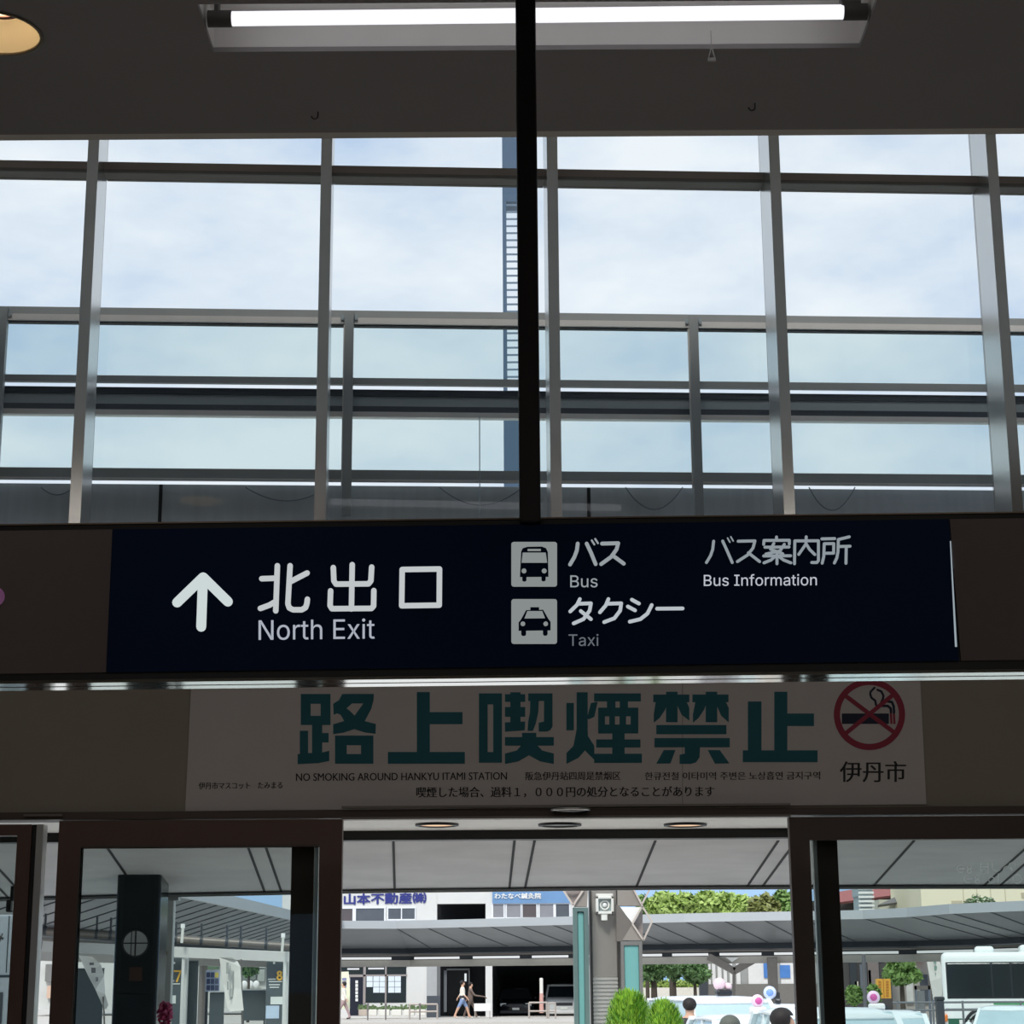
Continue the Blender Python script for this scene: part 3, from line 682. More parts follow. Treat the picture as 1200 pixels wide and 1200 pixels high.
# ================================================================== plaza
m_asph = M('plaza_asphalt', (214,212,208), .85, var=.08, scale=.6)
m_pave = M('plaza_pavement', (186,182,176), .85, var=.08, scale=.8)
struct(bx('ground', m_asph, None, -220, 220, YD+.16, 420, GZ-.3, GZ))
struct(bx('ground', M('rear_paving', (120,116,110), .85), None, -220, 220, -200, YB-.15, -.3, -.01))
struct(bx('pavement', m_pave, None, -60, 60, 82, 140, GZ, GZ+.12))
struct(bx('pavement', M('entrance_paving', (226,222,216), .8, var=.06, scale=2), None, -12, 14, YD+.3, 17.5, GZ, GZ+.06))
def blk(mb, x0, y0, x1, y1, Y, d=.3):
    a, b, l, t_ = rc(x0, y0, x1, y1, Y); l = max(l, GZ); return mb.box(a, b, Y, Y+d, l, t_)
m_white = M('white_paint', (232,232,230), .5, var=.04); m_dark = M('dark_void', (16,17,20), .6)
m_winf = M('window_frame_white', (226,228,232), .5); m_pane = M('far_pane', (88,92,98), .12, var=.25, scale=2); m_pane2 = M('far_pane_curtain', (138,138,142), .25, var=.15, scale=1.5)
m_pw = M('poster_paper', (218,228,238), .6, var=.08, scale=9)
def bold(body, x0, x1, y0, y1, slope, Y, w):
    mb = MB()
    for i, (dx, dy) in enumerate(((0,0),(w,0),(-w,0),(0,w*.8),(0,-w*.8))): lettering(mb, body, x0+dx, x1+dx, y0+dy, y1+dy, 0, slope, 0, .03, on_Y(Y-i*.002))
    return mb
# ------------------------------------------------------------------ office building across the plaza
YO = 92.0
m_ow = M('office_wall', (212,212,210), .8, var=.05, scale=1.5)
ob = thing('office_building', 'pale grey office building with a blue lettered sign band, blue signboard and dark garage', 'building', tuple(at(560, 1192, YO)))
mb = MB()
for r in ((330,985,512,1196), (512,985,569,1059), (512,1083,569,1130), (569,985,700,1130), (569,1130,577,1196), (688,1130,700,1196)): blk(mb, *r, YO, .5)
mb.m = 1; blk(mb, 512, 1046, 577, 1196, YO+3.2, .2); blk(mb, 575, 1100, 700, 1196, YO+9, .2)
blk(mb, 512, 1055, 569, 1058.5, YO+.5, 2.6); blk(mb, 577, 1126, 688, 1129, YO+.5, 8.4); blk(mb, 512, 1084, 569, 1086, YO+.5, 2.6)
blk(mb, 574, 1126, 576, 1196, YO+.5, 8.4); blk(mb, 688, 1126, 690, 1196, YO+.5, 8.4); blk(mb, 569.5, 1040, 571, 1196, YO+.5, 2.6)
mb.build('wall', [m_ow, M('garage_dark', (34,36,40), .8)], ob)
blk(MB(), 330, 1085.5, 572, 1088.5, YO-.25, .3).build('ledge', m_white, ob)
bold('山本不動産㈱', 403.3, 499.2, 1047.6, 1060.2, -.02, YO-.04, .55).build('sign_lettering', M('office_blue', (44,50,128), .5), ob)
bs = blk(MB(), 577, 1036, 668, 1058.5, YO-.12, .1).build('signboard', M('clinic_blue', (106,144,186), .5, var=.16, scale=1.5), ob)
bold('わたなべ鍼灸院', 579.5, 634, 1046.7, 1053.4, -.005, YO-.16, .22).build('signboard_lettering', m_white, bs)
def win(x0, y0, x1, y1, n, pane, fr=1.0, Y=YO-.06, par=ob):
    mb = MB(); blk(mb, x0-fr, y0-fr, x1+fr, y0, Y, .1); blk(mb, x0-fr, y1, x1+fr, y1+fr, Y, .1); blk(mb, x0-fr, y0, x0, y1, Y, .1); blk(mb, x1, y0, x1+fr, y1, Y, .1)
    for k in range(1, n): c = x0+(x1-x0)*k/n; blk(mb, c-fr*.5, y0, c+fr*.5, y1, Y, .1)
    o = mb.build('window', m_winf, par); blk(MB(), x0, y0, x1, y1, Y+.03, .02).build('pane', pane, o); return o
m_pb = M('far_pane_brown', (92,84,84), .15, var=.15, scale=.8)
win(378, 1065, 413, 1086, 1, m_pb, 2); win(417, 1064.5, 450, 1085.5, 1, m_pane, 2); o = win(455, 1064.5, 486, 1077, 2, m_pane, 1.3)
blk(MB(), 453, 1078.5, 488, 1081, YO-.2, .2).build('window_sill', m_winf, ob); blk(MB(), 453, 1081.5, 487, 1084, YO-.1, .1).build('window_awning', M('awning_maroon', (84,60,64), .6), ob)
for k, (a, b) in enumerate(((578,590), (594,610), (612.5,628.5), (632.5,648.5), (651.5,667))): win(a, 1059.5, b, 1075, 1, (m_pane2, m_pane2, m_pb, m_pane2, m_pane)[k], 1.5)
blk(MB(), 569, 1076.5, 672, 1079, YO-.2, .2).build('window_sill', m_winf, ob)
# ground floor: shop front
sf = MB(); blk(sf, 392, 1130.5, 477, 1133, YO-.05, .06); blk(sf, 425.5, 1142, 477, 1144, YO-.05, .06); blk(sf, 425.5, 1133, 428.5, 1176, YO-.05, .06); blk(sf, 451, 1133, 453, 1176, YO-.05, .06); blk(sf, 409, 1142, 426, 1145, YO-.05, .06)
sh = sf.build('shop_front', M('shop_frame', (150,142,140), .5), ob)
mb = MB(); blk(mb, 428.5, 1133, 476, 1175, YO-.02, .02); blk(mb, 393, 1133, 426, 1142, YO-.02, .02); mb.build('shop_glass', M('shop_glass_dark', (34,42,44), .15, var=.3, scale=1.2), sh)
blk(MB(), 410, 1145, 425.5, 1190, YO-.02, .02).build('shop_door', M('shop_door', (26,30,46), .3), sh)
mb = MB()
for k in range(6): blk(mb, 416.5, 1149+k*4.2, 419.5, 1152.4+k*4.2, YO-.05, .02)
mb.build('door_lettering', m_white, sh)
for c in range(6):
    for r in range(3):
        if c == 0 and r == 2: continue
        x = (429.6, 437.4, 445, 455, 462.6, 466)[c] if c < 5 else None
        if x is None: continue
        o = blk(MB(), x, 1143.7+r*6.7, x+7.1, 1149.9+r*6.7, YO-.045, .02).build('poster', m_pw, sh)
for x0, x1, y in ((407,421,1135.5), (431.5,450,1135)): blk(MB(), x0, y-1, x1, y+1, YO-.045, .02).build('window_strip_light', EM('shop_tube', (240,244,250), .9), sh)
mb = MB(); blk(mb, 500, 1130, 512, 1167, YO-.04, .04); mb.m = 1; blk(mb, 500, 1167, 516, 1194, YO-.05, .05); mb.m = 2; blk(mb, 512, 1128, 516, 1167, YO-.05, .05); mb.build('pier', [M('pier_grey', (166,168,170), .7), M('pier_dark', (70,76,84), .6), M('pier_mid', (100,102,104), .6)], ob)
mb = MB(); blk(mb, 525, 1136.5, 549, 1189, YO+2.9, .2); mb.m = 1; blk(mb, 523.5, 1135, 550.5, 1137, YO+2.85, .3); blk(mb, 549, 1136, 550.5, 1189, YO+2.85, .3); mb.build('entrance', [m_dark, M('entrance_trim', (150,152,154), .5)], ob)
blk(MB(), 544.3, 1140.8, 546.7, 1150, YO+2.6, .1).build('entrance_lamp', EM('entrance_tube', (240,246,250), .9), ob)
mb = MB(); blk(mb, 520, 1137, 523.5, 1186, YO+.4, .1); mb.build('banner_stand', M('stand_grey', (96,100,104), .5), ob)
# ------------------------------------------------------------------ planters before the shop, flag, barriers
m_plant = M('planter_white', (224,222,214), .6)
for k, (a, b) in enumerate(((420,430), (432,441.5), (444,456.5), (459,470.5), (473,485.5), (488,499))):
    t = thing('planter_box', 'white planter box in the row before the shop, ' + ('first from the door', 'second from the door', 'third from the door, below the posters', 'fourth from the door, below the posters', 'fifth from the door', 'nearest the dark pier')[k], 'planter', tuple(at((a+b)/2, 1191, YO-2)), 'planters before the shop')
    x0, x1, l, tt = rc(a, 1183, b, 1190.5, YO-2)
    MB().bbox(x0, x1, YO-2, YO-1.5, l, tt, .03).build('box', (m_plant, M('planter_tan', (190,176,164), .7))[k == 0], t)
    mb = MB()
    for _ in range(50):
        p = Vector((random.uniform(x0, x1), YO-1.75+random.uniform(-.2,.2), tt+abs(random.gauss(0,.07)))); s_ = .05; mb.quad(p+Vector((-s_,0,-s_)), p+Vector((s_,random.uniform(-s_,s_),-s_)), p+Vector((s_,0,s_)), p+Vector((-s_,random.uniform(-s_,s_),s_)))
    o = mb.build('plants', M('planter_leaf', (96,118,78), .7, var=.4, scale=20), t, fix=False); o['kind'] = 'stuff'
def leaves(mb, c, rx, ry, rz_, n, s, shell=.55):
    c = Vector(c)
    for _ in range(n):
        d = Vector((random.gauss(0,1), random.gauss(0,1), random.gauss(0,1))).normalized(); r = shell + (1-shell)*random.random()
        p = c + Vector((d.x*rx*r, d.y*ry*r, d.z*rz_*r)); a = Vector((random.gauss(0,1), random.gauss(0,1), random.gauss(0,.7))).normalized(); b = a.cross(d + Vector((random.gauss(0,.6),)*3)).normalized(); q = s*random.uniform(.6,1.3)
        mb.add([p-a*q, p+b*q*.5, p+a*q, p-b*q*.5], [(0,1,2,3)])
    return mb
def pole_flag(name, label, outline, Y, pole, mats, marks=(), group=None):
    cx = sum(p[0] for p in outline)/len(outline); cy = max(p[1] for p in outline)
    t = thing(name, label, 'flag', tuple(at(cx, max(cy, pole[1][1]), Y)), group)
    n = len(outline)
    mb = MB().plate([outline], lambda x, y: at(x, y, Y + .10*math.sin((x-cx)*.35)), Vector((0,.012,0))); mb.build('flag_cloth', mats[0], t)
    mb = MB().cyl(at(*pole[0], Y+.05), at(*pole[1], Y+.05), .018, n=8); mb.build('pole', m_alud, t)
    if marks:
        mb = MB()
        for m_ in marks: mb.plate([m_], lambda x, y: at(x, y, Y - .02 + .10*math.sin((x-cx)*.35)), Vector((0,.006,0)))
        mb.build('flag_marks', mats[1], t)
    return t
pole_flag('banner_flag', 'tall pale yellow and white banner flag by the shop door, behind the person in white', [(396,1139),(408.5,1138.5),(410,1160),(410,1182),(396,1182)], YO-3, ((397,1136),(396,1192)), (M('flag_yellow_white', (236,240,208), .7, var=.06), M('flag_lilac', (150,150,190), .7)),
   [R4(401,1146,406,1149), R4(401,1150,406,1153), R4(401,1154,406,1157)])
m_barr = M('barrier_steel', (178,168,160), .5, .2)
def hoop(label, x0, x1, y0, y1, Y, mids=(), ym=None, r=.03, name='barrier', cat='barrier'):
    t = thing(name, label, cat, tuple(at((x0+x1)/2, y1, Y))); mb = MB()
    z1__ = at(x0, y0, Y).z; z0__ = at(x0, y1, Y).z; xs = [at(x, (y0+y1)/2, Y).x for x in (x0, *mids, x1)]
    for x in xs: mb2 = MB().cyl((x, Y, z0__), (x, Y, z1__), r, n=8); mb2.build('post', m_barr, t)
    mb.cyl((xs[0], Y, z1__), (xs[-1], Y, z1__), r, n=8)
    if ym: zz_ = at(x0, ym, Y).z; mb.cyl((xs[0], Y, zz_), (xs[-1], Y, zz_), r, n=8)
    mb.build('rail', m_barr, t); return t
hoop('beige two-rail steel barrier standing before the dark pier', 480, 512.5, 1177, 1196, YO-4, (), 1185.5, .04)
hoop('beige hoop barrier standing before the garage and white car', 620, 641, 1175, 1196, YO-4, (), 1185, .04)
hoop('narrow hoop barrier at the right side of the garage barrier', 643, 651, 1175.5, 1196, YO-4.6, (), 1185, .035)
for x, lab in ((431, 'thin grey post on the pavement below the posters, nearer the shop door'), (452, 'thin grey post on the pavement below the shop window divider'), (492, 'short dark post with a ball top beside the dark pier')):
    z0__ = at(x, 1196, YO-5).z; z1__ = at(x, 1177, YO-5).z; xx = at(x, 1185, YO-5).x
    o = MB().cyl((xx, YO-5, z0__), (xx, YO-5, z1__), .035, n=10).ball((xx, YO-5, z1__), .06).build('bollard', M('bollard_grey', (120,114,112), .6)); tag(o, lab, 'post', 'posts on the far pavement')
t = thing('sandwich_board', 'white board on thin legs beside the walking pedestrians', 'board', tuple(at(565, 1193, YO-3.4)))
a, b, l, tt = rc(555.5, 1176, 575, 1185, YO-3.4); MB().bbox(a, b, YO-3.4, YO-3.35, l, tt, .02).build('panel', m_white, t)
for x in (556.5, 574): xx = at(x, 1185, YO-3.4).x; MB().cyl((xx, YO-3.36, GZ+.12), (xx, YO-3.36, tt), .02, n=8).build('leg', m_barr, t)
t = thing('traffic_post', 'white and pink marker post standing between the two garage cars', 'post', tuple(at(634.5, 1185, YO-.6)))
xx = at(634.5, 1165, YO-.6).x; zz0, zz1, zz2 = [at(634, y, YO-.6).z for y in (1187, 1164, 1147)]
MB().cyl((xx, YO-.6, zz0), (xx, YO-.6, zz1), .11, .09, n=12).build('base', M('marker_pink', (206,158,148), .6), t); MB().cyl((xx, YO-.6, zz1), (xx, YO-.6, zz2), .085, n=12).ball((xx, YO-.6, zz2), .085, 1, 1, .5).build('top', m_plant, t)
# ------------------------------------------------------------------ curved canopy round the plaza
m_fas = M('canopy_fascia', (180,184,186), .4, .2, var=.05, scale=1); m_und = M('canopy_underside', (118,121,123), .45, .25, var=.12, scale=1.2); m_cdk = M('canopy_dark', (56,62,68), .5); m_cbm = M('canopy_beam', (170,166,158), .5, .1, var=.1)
path = [(-8.2,28),(-7.9,38),(-7.6,48),(-7.3,59),(-7.1,69),(-6.6,74),(-4.6,74.6),(-1,72.6),(2.5,70.2),(6,68),(10,66.4),(11.9,65.6),(13.0,63.6),(13.7,60.5),(15.5,58.0),(19,56.4),(26,55.4)]
pv = [Vector((x, y)) for x, y in path]; nv = []
for i, p in enumerate(pv):
    d1_ = (pv[i]-pv[i-1]).normalized() if i else (pv[1]-pv[0]).normalized(); d2_ = (pv[i+1]-pv[i]).normalized() if i < len(pv)-1 else d1_
    n1 = Vector((-d1_.y, d1_.x)); n2 = Vector((-d2_.y, d2_.x)); m_ = (n1+n2).normalized(); nv.append(m_ / max(.5, m_.dot(n1)))
def sec(i, o, z_): p = pv[i] + nv[i]*o; return Vector((p.x, p.y, z_))
def sweep(mb, prof, i0=0, i1=None):
    i1 = len(pv)-1 if i1 is None else i1
    for i in range(i0, i1):
        k = len(prof)
        A = [sec(i, *q) for q in prof]; B = [sec(i+1, *q) for q in prof]
        mb.add(A+B, [(j, (j+1) % k, k+(j+1) % k, k+j) for j in range(k)] + ([tuple(range(k))[::-1]] if i == i0 else []) + ([tuple(range(k, 2*k))] if i == i1-1 else []))
    return mb
cano = thing('plaza_canopy', 'long grey curved canopy running round the far side of the plaza', 'canopy', (2, 68, GZ))
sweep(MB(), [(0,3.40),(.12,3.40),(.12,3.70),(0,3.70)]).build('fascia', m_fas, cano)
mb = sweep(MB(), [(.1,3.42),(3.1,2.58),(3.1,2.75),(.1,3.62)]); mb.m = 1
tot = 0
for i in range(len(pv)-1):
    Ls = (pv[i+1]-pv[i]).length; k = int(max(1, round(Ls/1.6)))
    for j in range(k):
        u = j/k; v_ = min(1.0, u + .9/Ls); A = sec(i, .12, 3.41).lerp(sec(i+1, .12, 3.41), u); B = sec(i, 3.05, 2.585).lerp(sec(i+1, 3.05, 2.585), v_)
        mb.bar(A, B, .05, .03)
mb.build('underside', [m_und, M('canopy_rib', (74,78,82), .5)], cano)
mb = sweep(MB(), [(2.6,2.50),(3.3,2.40),(3.3,2.62),(2.7,2.70)]); mb.build('gutter', m_cdk, cano)
sweep(MB(), [(3.18,2.2),(3.24,2.2),(3.24,2.45),(3.18,2.45)]).build('back_plate', m_cdk, cano)
sweep(MB(), [(3.0,1.98),(3.3,1.98),(3.3,2.24),(3.0,2.24)]).build('beam', m_cbm, cano)
sweep(MB(), [(2.9,2.40),(2.96,2.40),(2.96,2.46),(2.9,2.46)]).build('conduit', m_alud, cano)
em_c = EM('canopy_tube', (244,248,250), .85)
for i in range(5, len(pv)-3):
    Ls = (pv[i+1]-pv[i]).length; k = max(1, int(round(Ls/2.2)))
    for j in range(k):
        A = sec(i, 2.85, 2.31).lerp(sec(i+1, 2.85, 2.31), (j+.1)/k); B = sec(i, 2.85, 2.31).lerp(sec(i+1, 2.85, 2.31), (j+.86)/k)
        MB().bar(A, B, .07, .09).build('strip_light', em_c, cano)
for i, u in ((2,.4), (3,.5), (5,.5), (8,.5), (10,.9), (12,.5), (14,.5)):
    p = sec(i, 3.15, 0).lerp(sec(i+1, 3.15, 0), u); q = nv[i].normalized(); 
    if i in (5, 8, 10, 12, 14): continue
    MB().cyl((p.x, p.y, GZ), (p.x, p.y, 2.0), .14, n=14).build('post', m_alud, cano)
# ------------------------------------------------------------------ trees beyond the canopy
lf = [M('leaf_bright', (158,182,98), .6, var=.6, scale=3), M('leaf_mid', (116,148,80), .6, var=.6, scale=3), M('leaf_dark', (92,124,76), .6, var=.6, scale=3), M('leaf_olive', (128,134,76), .6, var=.4, scale=3)]
m_bark = M('tree_bark', (70,62,54), .85, var=.25, bump=.3)
def tree(label, px, ytop, wpx, Y, ybot, trunk_px, mat, n=1500, s=.22, group='trees beyond the plaza canopy', lobes=6):
    a, b, zc0_, zt_ = rc(px-wpx/2, ytop, px+wpx/2, ybot, Y); cx = (a+b)/2; R = (b-a)/2; H = zt_-zc0_
    t = thing('tree', label, 'tree', (cx, Y, GZ), group)
    mb = MB(); tz = zc0_+H*.55; mb.cyl((cx, Y, GZ), (cx, Y, tz), max(.07, trunk_px*.5*Y/2200), max(.05, trunk_px*.3*Y/2200), n=10)
    for k in range(5):
        an = k*1.26+.4; mb.cyl((cx, Y, zc0_+H*.1), (cx+math.cos(an)*R*.6, Y+math.sin(an)*R*.5, zc0_+H*(.5+.06*k)), .06, .02, n=6)
    mb.build('trunk', m_bark, t); mb = MB()
    leaves(mb, (cx, Y, zc0_+H*.5), R*.72, R*.7, H*.46, n//2, s)
    for k in range(lobes):
        an = 2*PI*k/lobes + random.random(); zz_ = zc0_ + H*random.uniform(.3,.78); leaves(mb, (cx+math.cos(an)*R*.55, Y+math.sin(an)*R*.5, zz_), R*.45, R*.45, H*.22, n//lobes, s)
    o = mb.build('foliage', mat, t, fix=False); o['kind'] = 'stuff'; return t
tree('bright green bushy tree over the canopy, just right of the triangle topped pillars', 786, 1043, 66, 112, 1112, 8, lf[0], 4200, .22)
tree('yellow green round tree over the middle of the canopy, the largest crown', 850, 1041, 76, 128, 1112, 8, lf[0], 4800, .22)
tree('brownish olive tree over the canopy, left of the right door post', 898, 1044, 44, 114, 1112, 7, lf[3], 2600, .22)
tree('green tree over the canopy, touching the right door post', 928, 1041, 44, 118, 1112, 7, lf[1], 2600, .22)
tree('dark green tree top peeping over the canopy behind the triangle pillar', 757, 1046, 22, 120, 1112, 5, lf[1], 1400, .22)
tree('shady tree with a thick dark trunk under the canopy beside the teal pillar', 766, 1122, 44, 98, 1152, 9, lf[2], 1300, .2)
tree('shady tree with slim twin trunk in the middle of the gap under the canopy', 790, 1120, 36, 101, 1150, 5, lf[2], 1100, .2)
tree('shady tree under the canopy left of the grey hall', 814, 1122, 40, 96, 1154, 5, lf[2], 1300, .2)
tree('leafy street tree with a dark trunk before the shops on the right', 1056, 1119, 50, 76, 1157, 7, lf[1], 2000, .14, None)
# a bench of low far hedge behind the trunks
o = thing('hedge', 'low yellow green hedge on a pale wall far behind the tree trunks', 'hedge', tuple(at(792, 1176, 130))); mb = MB(); a, b, l, tt = rc(752, 1148, 826, 1159, 130)
for k in range(18): leaves(mb, (a+(b-a)*(k+.5)/18, 130, (l+tt)/2), .35, .3, (tt-l)*.55, 100, .12)
q = mb.build('foliage', lf[0], o, fix=False); q['kind'] = 'stuff'; bx('low_wall', M('low_wall_pale', (214,210,200), .8), o, a, b, 129.6, 130.4, GZ, l+.1)
# ------------------------------------------------------------------ grey hall with a V shaped support, right of the trees
YH = 100.0
gh = thing('hall_building', 'low grey hall with white upright strips under the canopy by the right door post', 'building', tuple(at(885, 1172, YH)))
m_hw = M('hall_grey', (150,152,150), .7); m_hl = M('hall_white', (214,214,212), .7); m_hb = M('hall_base', (112,110,106), .8, var=.1)
mb = MB(); blk(mb, 824, 1095, 960, 1153, YH, 4); mb.build('wall', m_hw, gh)
mb = MB(); blk(mb, 828, 1153, 960, 1192, YH-.15, 4); mb.build('base', m_hb, gh)
for x0, x1 in ((830,833), (834.5,838.5), (841,845.5), (848,852), (855,858.5), (863,867.5), (877,900), (915,930)):
    o = MB(); blk(o, x0, 1124, x1, 1154, YH-.1, .1); o.build('wall_strip', m_hl, gh)
for x0, y0, x1, y1 in ((895,1127,900,1146), (914,1131,926,1146)):
    o = MB(); blk(o, x0, y0, x1, y1, YH-.16, .05); o.build('poster', M('poster_blue', (70,120,186), .6, var=.3, scale=3), gh)
blk(MB(), 820, 1122, 829, 1192, YH-.3, .4).build('pier', m_cdk, gh)
t = thing('v_support', 'pale grey V shaped canopy support before the grey hall', 'support', tuple(at(862, 1168, 71)))
YV = 70.5
for q in (-1, 1): MB().bar(at(860+q*30, 1121, YV), at(860, 1138, YV), .32, .25).build('arm', m_alud, t)
MB().bar(at(860, 1136, YV), at(860, 1200, YV), .10, .10).build('post', m_alud, t)
mb = MB().plate([[(851,1122),(866,1122),(858,1127.5)]], lambda x, y: at(x, y, YV-.2), Vector((0,.1,0))); mb.build('sky_gap', m_white, t)  # white plate standing for bright sky seen through the V
t = thing('canopy_pillar', 'plain grey canopy pillar before the grey hall', 'pillar', tuple(at(906, 1180, 69.5))); a, b, l, tt = rc(900, 1122, 911, 1180, 69.5); MB().bbox(a, b, 69.3, 69.6, GZ, tt, .02).build('shaft', m_alud, t); bx('box', m_cdk, t, a-.03, b+.03, 69.2, 69.29, zr(1171, 69.3, 900), zr(1163, 69.3, 900))
# ------------------------------------------------------------------ roofs and shops behind the canopy on the right
YR = 105.0
t = thing('red_roof_house', 'house with a long dusty red roof behind a louvred white tower', 'house', tuple(at(1010, 1175, YR+6)))
m_red = M('roof_red', (168,104,104), .7, var=.08); m_rg = M('roof_grey', (124,122,124), .7, var=.08)
def roofpoly(mb, pts, Y, th, lean=2.5):
    ys = [p[1] for p in pts]; y0, y1 = max(ys), min(ys)
    return mb.plate([pts], lambda x, y: at(x, y, Y + lean*(y0-y)/(y0-y1)), Vector((0,.2,-.12)))
roofpoly(MB(), [(970,1059),(1070,1046),(1075,1040),(1075,1030),(970,1047)], YR+6, .2).build('roof', m_red, t)
MB().add([], []) ; blk(MB(), 970, 1052, 1060, 1205, YR+8, 5).build('wall', M('house_dark_wall', (84,80,78), .8), t)
t = thing('cooling_tower', 'white louvred ventilation tower in front of the red roof', 'tower', tuple(at(1013, 1073, YR-2)))
a, b, l, tt = rc(1008, 1050, 1022, 1072, YR-2); MB().box(a, b, YR-2, YR, GZ, tt).build('body', M('tower_body', (170,182,186), .6), t)
a2, b2, _, t2 = rc(1006, 1036, 1022, 1050, YR-2); MB().box(a2, b2, YR-2.1, YR, tt, t2).build('head', M('tower_body', (0,0,0)), t)
for k in range(6):
    z_ = zr(1041+k*5, YR-2, 1014); MB().box(a2-.05, b2+.05, YR-2.2, YR-2.1, z_-.07, z_+.05).build('louvre', m_white, t)
t = thing('grey_roof_house', 'house with a grey pitched roof and cream wall beside the big cream wall', 'house', tuple(at(1065, 1175, YR)))
roofpoly(MB(), [(1029,1060.5),(1090,1052),(1090,1030),(1075,1038)], YR, .2, 3).build('roof', m_rg, t)
blk(MB(), 1034, 1054, 1088, 1205, YR+1, 5).build('wall', M('house_cream', (206,202,188), .8), t)
t = thing('cream_building', 'large plain cream coloured building behind the canopy on the right', 'building', tuple(at(1150, 1175, YR-6)))
m_cr = M('cream_wall', (238,228,200), .8, var=.03, scale=.6); mb = MB(); blk(mb, 1082, 985, 1290, 1205, YR-6, 8); mb.m = 1
for x in (1128, 1144, 1160, 1177): blk(mb, x-.4, 985, x+.4, 1080, YR-6.02, .03)
blk(mb, 1115.5, 1055.5, 1128, 1066, YR-6.05, .06); blk(mb, 1197, 1046, 1206, 1052, YR-6.05, .06); mb.build('wall', [m_cr, M('cream_wall_mark', (196,184,160), .8)], t)  # lines and two small panels in a darker cream
t = thing('shrub', 'leafy shrub with pale blossoms growing on the canopy before the cream building', 'shrub', tuple(at(1148, 1068, 80))); mb = MB(); lb = MB()
for cx, cy, r in ((1136,1058,5), (1144,1055,6.5), (1154,1058,6.5), (1160,1057,5), (1148,1063,7), (1138,1064,5), (1158,1063,5)):
    p = at(cx, cy, 80); leaves(mb, p, r*.04, r*.04, r*.038, 130, .07); leaves(lb, p, r*.042, r*.042, r*.04, 45, .06)
mb.build('foliage', lf[2], t, fix=False)['kind'] = 'stuff'; lb.build('blossoms', M('pale_blossom', (226,228,206), .6), t, fix=False)['kind'] = 'stuff'; p = at(1148, 1066, 80); MB().cyl((p.x, 80, GZ), (p.x, 80, p.z), .05, n=8).build('stem', m_bark, t)
t = thing('shop_row', 'dim row of shops under the canopy left of the street tree', 'shop', tuple(at(1010, 1176, 84)))
blk(MB(), 975, 1095, 1045, 1205, 84, 3).build('wall', M('shop_wall_dim', (70,66,66), .8, var=.3, scale=1.5), t)
for x0, y0, x1, y1, c in ((996,1124,1004,1160,(44,48,54)), (1008,1130,1016,1162,(96,100,108)), (1017,1122,1030,1158,(120,108,106)), (1018,1137,1021,1160,(200,204,212)), (1025,1119,1034,1126,(214,150,166)), (1002,1150,1006,1163,(214,206,190))):
    o = MB(); blk(o, x0, y0, x1, y1, 83.9, .1); o.build('shop_panel', M('shop_panel_%d_%d_%d' % c, c, .6, var=.2), t)
t = thing('shop', 'pale shop front with a red awning behind the bus and feather flag', 'shop', tuple(at(1100, 1176, 86)))
blk(MB(), 1045, 1095, 1240, 1205, 86, 3).build('wall', M('shop_wall_pale', (172,166,160), .8, var=.12, scale=1.2), t)
a, b, l, tt = rc(1074, 1119, 1086, 1126, 85.6); MB().hexa([Vector((a,85,l)),Vector((b,85,l)),Vector((b,86,l)),Vector((a,86,l)),Vector((a,85.7,tt)),Vector((b,85.7,tt)),Vector((b,86,tt)),Vector((a,86,tt))]).build('awning', M('awning_red', (206,70,88), .6), t)
for x0, x1, c in ((1062,1070,(206,204,200)), (1079,1088,(70,74,84)), (1091,1096,(90,96,108))):
    o = MB(); blk(o, x0, 1142, x1, 1176, 85.9, .1); o.build('shop_door', M('shop_door_%d' % c[0], c, .5, var=.2), t)
t = thing('yellow_sign', 'orange yellow upright signboard before the street tree', 'sign', tuple(at(1036, 1176, 72)))
mb = MB(); blk(mb, 1027.5, 1147, 1044, 1170, 72, .25); mb.m = 1; blk(mb, 1035.3, 1147, 1036, 1170, 71.98, .05)
for k in range(6):
    for x in (1031, 1040): blk(mb, x-1.5, 1149.5+k*3.3, x+1.5, 1151.6+k*3.3, 71.98, .05)
mb.build('panel', [M('sign_orange', (222,168,66), .5), M('sign_orange_mark', (186,122,50), .6)], t); a, b, l, tt = rc(1030, 1170, 1042, 1178, 72); bx('stand', m_cdk, t, a, b, 72.05, 72.2, GZ, l)
for cx, r, lab in ((1001, 9, 'green shrub by the right door, left of the thin pole'), (1023, 8, 'green shrub between the thin pole and the yellow signboard')):
    t = thing('shrub', lab, 'shrub', tuple(at(cx, 1180, 62)), 'shrubs by the taxi rank'); p = at(cx, 1166, 62); mb = MB(); k = 62/2200
    leaves(mb, p, r*k*1.1, r*k, 11*k, 500, .11); mb.build('foliage', lf[1], t, fix=False)['kind'] = 'stuff'; MB().cyl((p.x, 62, GZ), (p.x, 62, p.z), .05, n=8).build('stem', m_bark, t)
t = thing('lamp_pole', 'thin dark pole rising beside the shrubs before the shops', 'pole', tuple(at(1012, 1185, 58))); p = at(1012, 1120, 58); q = at(1014, 1190, 58)
MB().cyl((q.x, 58, GZ), (p.x, 58, p.z+.05), .06, n=10).build('shaft', M('pole_grey', (96,96,100), .5), t); MB().cyl((q.x, 58, GZ), (q.x, 58, GZ+.2), .12, n=10).build('base', m_cdk, t)
pole_flag('feather_flag', 'tall white feather flag with green lettering beside the end of the bus', [(1085,1117.5),(1091,1116.5),(1096,1119),(1100,1124),(1103,1132),(1104.5,1145),(1104,1165),(1103,1173),(1094,1172),(1090,1150),(1087,1132)], 70, ((1085.5,1117),(1094,1184)), (M('flag_white', (216,214,208), .7, var=.05), M('flag_green', (130,160,146), .7)),
   [R4(1094,1124,1097,1129), R4(1095,1132,1098,1137), R4(1096,1140,1099,1145), R4(1097,1149,1100,1153), R4(1098,1157,1101,1161)])
